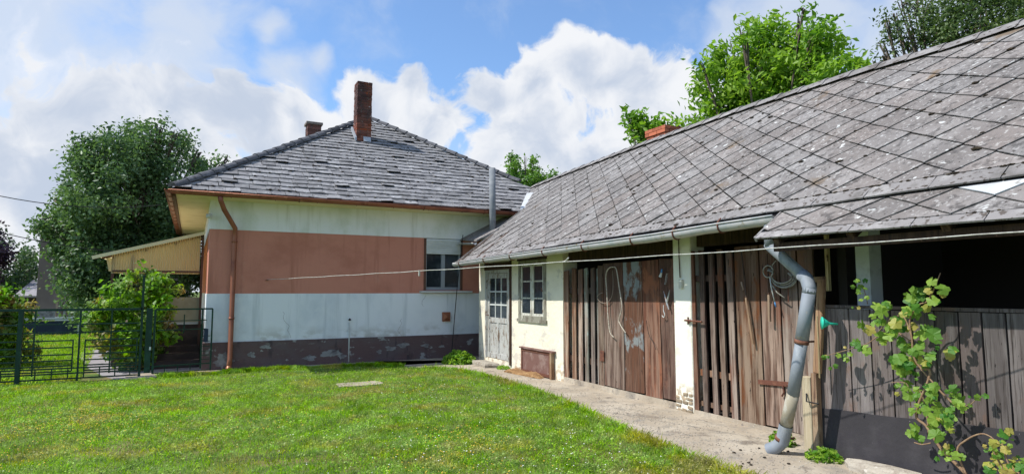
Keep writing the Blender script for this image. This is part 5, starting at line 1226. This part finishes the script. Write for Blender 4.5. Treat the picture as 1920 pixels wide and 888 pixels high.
# ------------------------------------------------------------------ green metal fence and gate
def P2(x, y, Y): return aty(x, y, Y)
FY = 13.45
def fence():
    G = M['fence_green']
    f = empty('metal_fence', (-3, FY, 0), 'low dark green welded bar fence left of the bush', 'fence')
    zt = 1.265; zl = lambda py, pxx=150: aty(pxx, py, FY).z
    MB().box(-8.2, -.80, FY - .02, FY + .02, zt - .02, zt + .02).build('top_rail', G, f)
    for z in (.235, .145, .055): MB().box(-8.2, -.80, FY - .012, FY + .012, z - .012, z + .012).build('bottom_rail', G, f)
    for pst_ in (aty(36, 650, FY).x, aty(36, 650, FY).x - 2.0, aty(36, 650, FY).x - 4.0): MB().box(pst_ - .035, pst_ + .035, FY - .035, FY + .035, 0, zt + .02).build('post', G, f)
    zb_, zm = .06, .23
    xs = -8.0
    xs = np.arange(-8.0, -.8, .235)
    for x in xs: MB().box(x - .009, x + .009, FY - .007, FY + .007, zb_, zm).build('short_bar', G, f)
    W = 1.31; jx = aty(148, 650, FY).x
    k = 0
    for c in range(-5, 1):
        x1 = jx + c * W / 1. ; x0 = x1 - W / 1.
        if x1 > -.75: continue
        MB().box(x1 - .014, x1 + .014, FY - .014, FY + .014, zl(720), zt).build('upright', G, f)
        xm = (x0 + x1) / 2
        MB().box(xm - .011, xm + .011, FY - .011, FY + .011, zl(701), zt - .02).build('upright', G, f)
        for s_ in (x0 + .09, x1 - .09): MB().box(s_ - .010, s_ + .010, FY - .009, FY + .009, zl(694), zl(636)).build('inner_upright', G, f)
        for i, py in enumerate((607, 622, 637, 650, 663, 674, 684, 694)):
            z = zl(py); e0, e1 = (x0 + .02, x1 - .02) if i < 2 else (x0 + .09, x1 - .09)
            MB().box(e0, e1, FY - .010, FY + .010, z - .011, z + .011).build('crossbar', G, f)
    # the bay up to the gate
    x0, x1 = jx, -.80; xm = (x0 + x1) / 2
    MB().box(xm - .011, xm + .011, FY - .011, FY + .011, zl(701), zt - .02).build('upright', G, f)
    for s_ in (x0 + .09, x1 - .06): MB().box(s_ - .010, s_ + .010, FY - .009, FY + .009, zl(694), zl(636)).build('inner_upright', G, f)
    for i, py in enumerate((607, 622, 637, 650, 663, 674, 684, 694)):
        z = zl(py); MB().box(x0 + (.02 if i < 2 else .09), x1 - .03, FY - .010, FY + .010, z - .011, z + .011).build('crossbar', G, f)
    for x in (-.80,): MB().box(x - .02, x + .02, FY - .02, FY + .02, 0, 1.9).build('post', G, f)
    g_ = empty('garden_gate', (-.2, FY, 0), 'dark green bar gate between the bush and the house corner', 'gate')
    xa, xb = aty(288, 650, FY).x, aty(396, 650, FY + .1).x
    ya, yb = FY, FY + .16; zT = 1.25
    def L(t): return V(xa + (xb - xa) * t, ya + (yb - ya) * t, 0)
    def hb(z, t0=0, t1=1, w_=.018, n_='crossbar'): MB().bar(L(t0) + V(0, 0, z), L(t1) + V(0, 0, z), w_, w_).build(n_, G, g_)
    def vb(t, z0, z1, w_=.022, n_='upright'): MB().bar(L(t) + V(0, 0, z0), L(t) + V(0, 0, z1), w_, w_, (0, 1, 0)).build(n_, G, g_)
    hb(zT, 0, 1, .03, 'frame_rail'); hb(.19, 0, 1, .022, 'frame_rail'); hb(.06, 0, 1, .018, 'frame_rail')
    vb(0, .06, zT, .035, 'frame_stile'); vb(1, .06, zT, .03, 'frame_stile'); vb(.82, .1, zT, .03, 'frame_stile')
    for t in (.2, .42, .64): vb(t, .06, .19, .015)
    vb(.5, .80, 1.15)
    for z in (1.03, .86): hb(z, .05, .9)
    for z in (.72, .62, .52, .43, .35, .27): hb(z, .82, .97, .012)
    lb = MB().box(L(.9).x - .04, L(.9).x + .035, L(.9).y - .04, L(.9).y + .03, .60, .86).build('lock_box', M['blue_panel'], g_)
    MB().box(-.73, -.63, FY - .02, FY + .02, .08, 1.28).build('lock_panel', G, g_)
    MB().box(-.66, -.63, FY - .03, FY - .022, .5, .56).build('handle', M['sill'], g_)
fence()

# ------------------------------------------------------------------ vine in front of the stall
vine = empty('grape_vine', (5.2, 3.0, 0), 'young grape vine with bright lobed leaves climbing before the dark planks', 'vine')
def vine_leaf_mesh(seed):
    r_ = random.Random(seed); pts = []; n = 22
    for k in range(n):
        t = 2 * math.pi * k / n; a = t
        lob = .62 + .24 * abs(math.cos(2.5 * (a))) + .07 * (k % 2) + r_.uniform(-.05, .05)
        if abs(a - math.pi) < .2: lob = .22
        pts.append((lob * math.cos(a), lob * math.sin(a) * .95, 0.12 * math.cos(a * 2) - .22 * lob * lob + r_.uniform(-.03, .03)))
    me = bpy.data.meshes.new('vine_leaf'); vs_ = [(0, 0, 0)] + pts
    me.from_pydata(vs_, [], [(0, 1 + k, 1 + (k + 1) % n) for k in range(n)]); return me
LM = [];
for s_ in range(4):
    for mm in ('leaf_vine', 'leaf_vine_yellow'):
        me = vine_leaf_mesh(s_); me.materials.append(M[mm]); LM.append(me)
A2 = lambda X_, Y_: (1600 + X_ / 4.44, 500 + Y_ / 4.44)
A3_ = lambda X_, Y_: (1640 + X_ / 4.268, 680 + Y_ / 4.268)
A7 = lambda X_, Y_: (1520 + X_ / 1.82, 400 + Y_ / 1.82)
vl = [A2(650, 120) + (20,), A2(745, 185) + (28, ), A2(580, 195) + (18,), A2(545, 240) + (24,), A2(480, 270) + (24,), A2(450, 245) + (14,), A2(660, 280) + (22,), A2(610, 345) + (18,), A2(490, 375) + (28,), A2(440, 350) + (14,),
      A2(520, 400) + (20,), A2(60, 170) + (14,), A2(45, 215) + (11,), A2(98, 115) + (9,), A2(112, 255) + (11,), A2(112, 182) + (6,), A2(62, 272) + (9,), A2(265, 335) + (18,), A2(240, 380) + (20,), A2(160, 410) + (15,), A2(300, 330) + (12,),
      A2(180, 470) + (14,), A2(135, 525) + (22,), A2(235, 455) + (15,), A2(70, 480) + (16,), A2(350, 470) + (28,), A2(390, 440) + (20,), A2(400, 500) + (18,), A2(230, 580) + (20,), A2(300, 570) + (22,), A2(340, 545) + (16,),
      A2(560, 560) + (26,), A2(660, 560) + (30,), A2(590, 500) + (16,), A2(460, 670) + (30,), A2(400, 640) + (18,), A2(540, 690) + (22,), A2(805, 710) + (24,), A2(60, 670) + (18,), A2(110, 700) + (20,), A2(20, 650) + (14,),
      A2(380, 760) + (26,), A2(330, 775) + (16,), A2(400, 830) + (22,), A2(480, 790) + (20,), A2(590, 780) + (20,), A2(640, 750) + (20,), A2(660, 720) + (13,), A2(560, 640) + (16,),
      A7(45, 490) + (11,), A7(95, 483) + (10,), A7(122, 498) + (12,), A7(85, 520) + (9,),
      A3_(200, 20) + (22,), A3_(210, 70) + (18,), A3_(290, 20) + (16,), A3_(260, 60) + (14,), A3_(335, 90) + (10,), A3_(180, 185) + (12,), A3_(270, 165) + (16,), A3_(245, 205) + (14,), A3_(275, 255) + (20,), A3_(320, 278) + (12,),
      A3_(480, 190) + (18,), A3_(455, 215) + (12,), A3_(465, 255) + (20,), A3_(385, 320) + (16,), A3_(430, 300) + (14,), A3_(500, 345) + (16,), A3_(635, 205) + (15,), A3_(685, 285) + (18,), A3_(660, 320) + (15,), A3_(700, 350) + (15,),
      A3_(600, 375) + (17,), A3_(505, 400) + (17,), A3_(485, 450) + (24,), A3_(520, 465) + (18,), A3_(600, 440) + (22,), A3_(590, 470) + (18,), A3_(300, 375) + (13,), A3_(355, 385) + (11,), A3_(325, 510) + (20,), A3_(330, 575) + (18,),
      A3_(450, 505) + (12,), A3_(490, 580) + (24,), A3_(520, 600) + (14,), A3_(825, 275) + (13,), A3_(765, 335) + (8,), A3_(610, 670) + (13,), A3_(585, 710) + (18,), A3_(655, 740) + (17,), A3_(500, 765) + (9,), A3_(580, 765) + (9,),
      A3_(1040, 563) + (17,), A3_(955, 640) + (15,), A3_(945, 690) + (12,), A3_(1020, 630) + (9,), A3_(1085, 660) + (10,), A3_(1045, 690) + (13,), A3_(1000, 740) + (14,), A3_(960, 770) + (12,), A3_(920, 855) + (16,), A3_(1000, 800) + (15,),
      A3_(1070, 860) + (20,), A3_(1100, 820) + (11,), A3_(1175, 840) + (18,), A3_(1190, 780) + (10,), A3_(940, 810) + (9,), A3_(1030, 870) + (12,)]
rv = random.Random(77)
vl2 = []
for (x, y, s_) in vl:
    s_ = min(s_, 25); vl2.append((x, y, s_))
    for _k in range(2):
      if rv.random() < .75: vl2.append((x + rv.uniform(-16, 16), y + rv.uniform(-16, 16), s_ * rv.uniform(.5, .85)))
for (x, y, s_) in vl2:
    xx = 5.22 + rv.uniform(-.10, .10); p = atx(x, y, xx); dep = math.hypot(p.x, p.y)
    sc = s_ * .52 / FP * dep * rv.uniform(.85, 1.15)
    me = LM[rv.randrange(4) * 2 + (1 if (rv.random() < .10 or (x > 1850 and rv.random() < .4)) else 0)]
    nrm = V(-.75, -.55, .35) + V(rv.uniform(-.45, .45), rv.uniform(-.45, .45), rv.uniform(-.4, .5)); nrm.normalize()
    q = nrm.to_track_quat('Z', 'Y').to_matrix().to_4x4() @ Matrix.Rotation(rv.uniform(0, 6.28), 4, 'Z')
    place('leaf', me, Matrix.Translation(p) @ q @ Matrix.Scale(sc, 4), vine)
def vst(pts, r0, r1, x=5.25):
    P = polyt(pts, x, 4); n = len(P); MB().tube(P, 0, 6, True, [r0 + (r1 - r0) * i / (n - 1) for i in range(n)]).build('stem', M['twig'], vine, True)
vst([A3_(735, 888), A3_(640, 795), A3_(545, 700), A3_(490, 625), A3_(410, 500), A3_(330, 400), A2(640, 888), A2(560, 840), A2(500, 740), A2(490, 610), A2(470, 440), A2(540, 320), A2(610, 290), A2(665, 200), A2(725, 50)], .013, .004)
vst([A3_(740, 905), A3_(660, 700), A3_(740, 610), A3_(850, 565), A3_(930, 590), A3_(975, 640)], .008, .004, 5.2)
vst([A3_(630, 325), A3_(540, 240), A3_(470, 160), A3_(390, 70), A3_(340, 10), A2(540, 800)], .008, .005)
vst([A2(490, 600), A2(430, 430), A2(350, 410), A2(280, 460), A2(210, 540)], .006, .004)
vst([A2(480, 620), A2(340, 530), A2(250, 540), A2(130, 630), A2(20, 670), A7(45, 487)], .006, .003)
vst([A3_(430, 560), A3_(420, 430), A3_(400, 350), A3_(385, 270), A3_(340, 190)], .007, .004)
vst([A3_(290, 370), A3_(280, 250), A3_(250, 160), A3_(130, 155)], .004, .003)
vst([A3_(630, 345), A3_(690, 350), A3_(765, 330), A3_(810, 290)], .004, .003)
vst([A3_(1200, 905), A3_(1110, 850), A3_(1060, 780), A3_(1040, 700), A3_(1020, 640)], .007, .004, 5.2)
vst([A3_(1050, 900), A3_(1000, 800), A3_(950, 700), A3_(960, 620)], .006, .004, 5.2)
vst([A2(120, 310), A2(95, 210), A2(75, 150)], .004, .003, 5.5)
vst([A3_(318, 635), A3_(380, 650), A3_(450, 638)], .005, .005, 5.3)
# the stem foot reaches the ground
p = atx(*A3_(735, 888), 5.25); MB().tube([V(5.27, p.y - .08, .0), V(5.26, p.y - .04, p.z * .5), p], .013, 6).build('stem', M['twig'], vine, True)

# ------------------------------------------------------------------ weeds
def weed(name, label, c, r_, h, n, leaf, m, seed):
    rs = np.random.RandomState(seed); a = rs.rand(n) * 6.28; q = np.sqrt(rs.rand(n)) * r_
    pos = np.stack([c[0] + q * np.cos(a), c[1] + q * np.sin(a), .03 + rs.rand(n) * h * (1 - (q / r_) ** 2 * .7)], 1)
    nr = unit(rs.normal(size=(n, 3)) * .6 + np.array([-.2, -.2, .9]))
    return leafmesh(name, pos, nr, leaf * rs.uniform(.6, 1.2, n), m, None, .6, rs, label=label, cat='plant')
wv = atz(870, 672, .03)
weed('weed_clump', 'bright green leafy weeds in the corner between house and shed', (5.25, 12.60), .36, .30, 700, .10, M['leaf_bright'], 2)
weed('weed_clump', 'small weed tuft at the foot of the short pale post', (5.45, 4.45), .13, .16, 170, .06, M['leaf_bright'], 3)
weed('weed_clump', 'low weeds growing at the left end of the black apron', (5.30, 3.88), .16, .12, 190, .06, M['leaf_bright'], 4)
weed('weed_clump', 'tiny grass tuft beside the worn doorstep', (5.66, 11.25), .14, .08, 160, .05, M['leaf_bright'], 6)

# ------------------------------------------------------------------ grass
def grass():
    rs = np.random.RandomState(12)
    tabs = np.array(sorted((p[1], p[0]) for p in edge if p[1] < 13))
    def inside(x, y):
        # the lawn limit: the edge of the concrete path
        ex_ = np.interp(y, tabs[:, 0], tabs[:, 1]); ok = x < ex_ - .0
        hy = np.interp(x, [-9, -1.0, .2, 1., 2.6, 3.4, 3.87, 4.5], [13.4, 13.2, 13.28, 13.42, 13.35, 13.1, 12.79, 12.1])
        return ok & (y < hy)
    def inview(x, y, m_=1.2):
        # lateral margin for a step to either side
        X_ = x * _ct - y * _st; Y_ = x * _st + y * _ct
        return (np.abs(X_) < Y_ * .86 + m_) & (Y_ > 2.8)
    def nz(x, y, s, o=0.): return (np.sin(x * s + o) * np.cos(y * s * 1.13 + o * 2) + np.sin((x + y) * s * .57 + 1.3 + o) + .5 * np.sin(x * s * 2.3 - y * s * 1.9 + o)) / 2.5
    def blades(N_, x, y, h, w_, m, name, tonef=None, lean=.35):
        n = len(x); a = rs.rand(n) * 6.283; wx, wy = np.cos(a) * w_, np.sin(a) * w_
        lx = rs.normal(size=n) * lean * h; ly = rs.normal(size=n) * lean * h
        z0 = np.zeros(n)
        v = np.stack([np.stack([x - wx, y - wy, z0], 1), np.stack([x + wx, y + wy, z0], 1), np.stack([x + wx * .6 + lx * .4, y + wy * .6 + ly * .4, h * .6], 1), np.stack([x + lx, y + ly, h], 1)], 1).reshape(-1, 3)
        me = bpy.data.meshes.new(name); me.vertices.add(4 * n); me.vertices.foreach_set('co', v.ravel())
        i = np.arange(n)[:, None] * 4; tri = np.concatenate([i + [0, 1, 2], i + [0, 2, 3]], 1).ravel()
        me.loops.add(6 * n); me.loops.foreach_set('vertex_index', tri); me.polygons.add(2 * n); me.polygons.foreach_set('loop_start', np.arange(2 * n) * 3)
        me.update(calc_edges=True); at = me.attributes.new('tone', 'FLOAT', 'FACE'); at.data.foreach_set('value', np.repeat(rs.rand(n) * .999, 2)); me.materials.append(m)
        o = bpy.data.objects.new(name, me); col.objects.link(o); WM[o] = Matrix.Identity(4); tag(o, kind='stuff'); return o
    # near lawn: denser close to the camera
    def scatter(n, fall=1.2):
        Y_ = 2.8 + (14.5 - 2.8) * rs.rand(n) ** fall; X_ = (rs.rand(n) * 2 - 1) * (Y_ * .86 + 1.0)
        x = X_ * _ct + Y_ * _st; y = -X_ * _st + Y_ * _ct
        k = inside(x, y); return x[k], y[k]
    x, y = scatter(430000, .95)
    g_ = nz(x, y, 1.1) * .5 + nz(x, y, 3.7, 2.) * .35 + rs.normal(size=len(x)) * .35
    k = g_ > -.35; xx, yy = x[k], y[k]; edgeb = np.interp(yy, tabs[:, 0], tabs[:, 1]) - xx
    h = rs.uniform(.02, .055, len(xx)) * (1 + .35 * nz(xx, yy, 2.1, 1.)) * np.where(edgeb < .35, 1.25, 1.)
    blades(0, xx, yy, h, rs.uniform(.0018, .004, len(xx)), M['grass'], 'grass')
    # clover leaves
    x, y = scatter(210000, .95); g_ = nz(x, y, 1.6, 4.) + rs.normal(size=len(x)) * .55; k = g_ > -.25; x, y = x[k], y[k]; n = len(x)
    pos = np.stack([x, y, rs.uniform(.012, .045, n)], 1); nr = unit(rs.normal(size=(n, 3)) * .38 + np.array([0, 0, 1.]))
    leafmesh('clover', pos, nr, rs.uniform(.012, .026, n), M['clover'], None, .95, rs, kind='stuff')
    # dry spots
    x, y = scatter(160000, .95); cxs = [(atz(a_, b_, 0).x, atz(a_, b_, 0).y, c_) for a_, b_, c_ in ((120, 800, .75), (60, 840, .6), (200, 790, .5), (640, 745, .6), (560, 760, .5), (690, 735, .6), (1010, 850, .35), (430, 860, .5), (1250, 850, .25), (780, 720, .5), (320, 770, .5))] + [(-1.2, 9.2, .7), (2.2, 10.3, 1.0), (.2, 7.6, .9), (-2.2, 10.3, .9), (3.6, 9.2, .6), (1.6, 6.0, .6), (2.9, 11.9, .6), (3.5, 5.4, .5), (-.3, 10.9, .8)]
    dd = np.min([np.hypot(x - a, (y - b)) / r_ for a, b, r_ in cxs], 0) + nz(x, y, 5.) * .3 + rs.normal(size=len(x)) * .22
    k = dd < .72; x, y = x[k], y[k]; blades(0, x, y, rs.uniform(.02, .045, len(x)), rs.uniform(.0015, .003, len(x)), M['dry_grass'], 'dry_grass')
    # tall seed stalks along the path edge
    n = 500; y = rs.uniform(3, 12, n); x = np.interp(y, tabs[:, 0], tabs[:, 1]) - rs.rand(n) ** 2 * .3; blades(0, x, y, rs.uniform(.08, .17, n), rs.uniform(.0015, .003, n), M['grass'], 'tall_grass', lean=.2)
    # tufts spilling over the edge
    n = 5200; y = rs.uniform(2.5, 12.3, n); x = np.interp(y, tabs[:, 0], tabs[:, 1]) + rs.normal(size=n) * .035; blades(0, x, y, rs.uniform(.04, .09, n), rs.uniform(.002, .0045, n), M['grass'], 'edge_grass', lean=.5)
    n = 8000; x = rs.uniform(-.5, 4.0, n); y = np.interp(x, [-9, -1.0, .2, 1., 2.6, 3.4, 3.87, 4.5], [13.4, 13.2, 13.28, 13.42, 13.35, 13.1, 12.79, 12.1]) - .02 + rs.normal(size=n) * .05
    blades(0, x, y, rs.uniform(.04, .10, n) * (1 + .4 * nz(x, y, 6.)), rs.uniform(.003, .006, n), M['grass'], 'edge_grass', lean=.4)
    # flowers
    for nm, m_, n, sz, gx in (('yellow_flowers', 'petal_yellow', 1300, .0075, [(atz(120, 800, 0).x, atz(120, 800, 0).y, .8), (atz(60, 850, 0).x, atz(60, 850, 0).y, .7), (atz(180, 785, 0).x, atz(180, 785, 0).y, .5), (-1.6, 9.4, .9), (-1.9, 8.5, .8), (2.2, 5.3, .5), (-.8, 8.8, .6), (3., 9.6, .7), (2.7, 6.3, .4), (.9, 8.2, .5)]), ('clover_heads', 'petal_white', 420, .0065, [(3.6, 7., 1.), (3.4, 5., .8), (2.4, 7., 1.2), (2., 12.6, .8), (3.8, 9.4, .7), (1.6, 5.2, .9)])):
        mb = MB()
        for i in range(n):
            a, b, r_ = gx[rs.randint(len(gx))]; X_ = a + rs.normal() * r_ * .9; Y_ = b + rs.normal() * r_ * .9
            if not inside(np.array([X_]), np.array([Y_]))[0] or Y_ > 13: continue
            h_ = .035 + rs.rand() * .025; s_ = sz * (.6 + .8 * rs.rand()); t = rs.rand() * 3
            vs_ = [(X_, Y_, h_ + s_ * .7)] + [(X_ + s_ * math.cos(t + k_ * math.pi / 2), Y_ + s_ * math.sin(t + k_ * math.pi / 2), h_) for k_ in range(4)]
            mb.add(vs_, [(0, 1, 2), (0, 2, 3), (0, 3, 4), (0, 4, 1)])
        mb.build(nm, M[m_], kind='stuff')
    # lawn behind the fence
    n = 90000; y = 13.5 + 15 * rs.rand(n) ** 1.3; x = -9.5 + rs.rand(n) * 10.; k = ((x < -2.5) | (y > 21.2) | (x < -1.75 - (y - 14) * .08) | ((y > 18) & (x > -1.2))) & (x < .2) & inview(x, y, 2.) ; x, y = x[k], y[k]
    blades(0, x, y, rs.uniform(.03, .09, len(x)), rs.uniform(.006, .014, len(x)), M['grass'], 'back_lawn_grass')
grass()
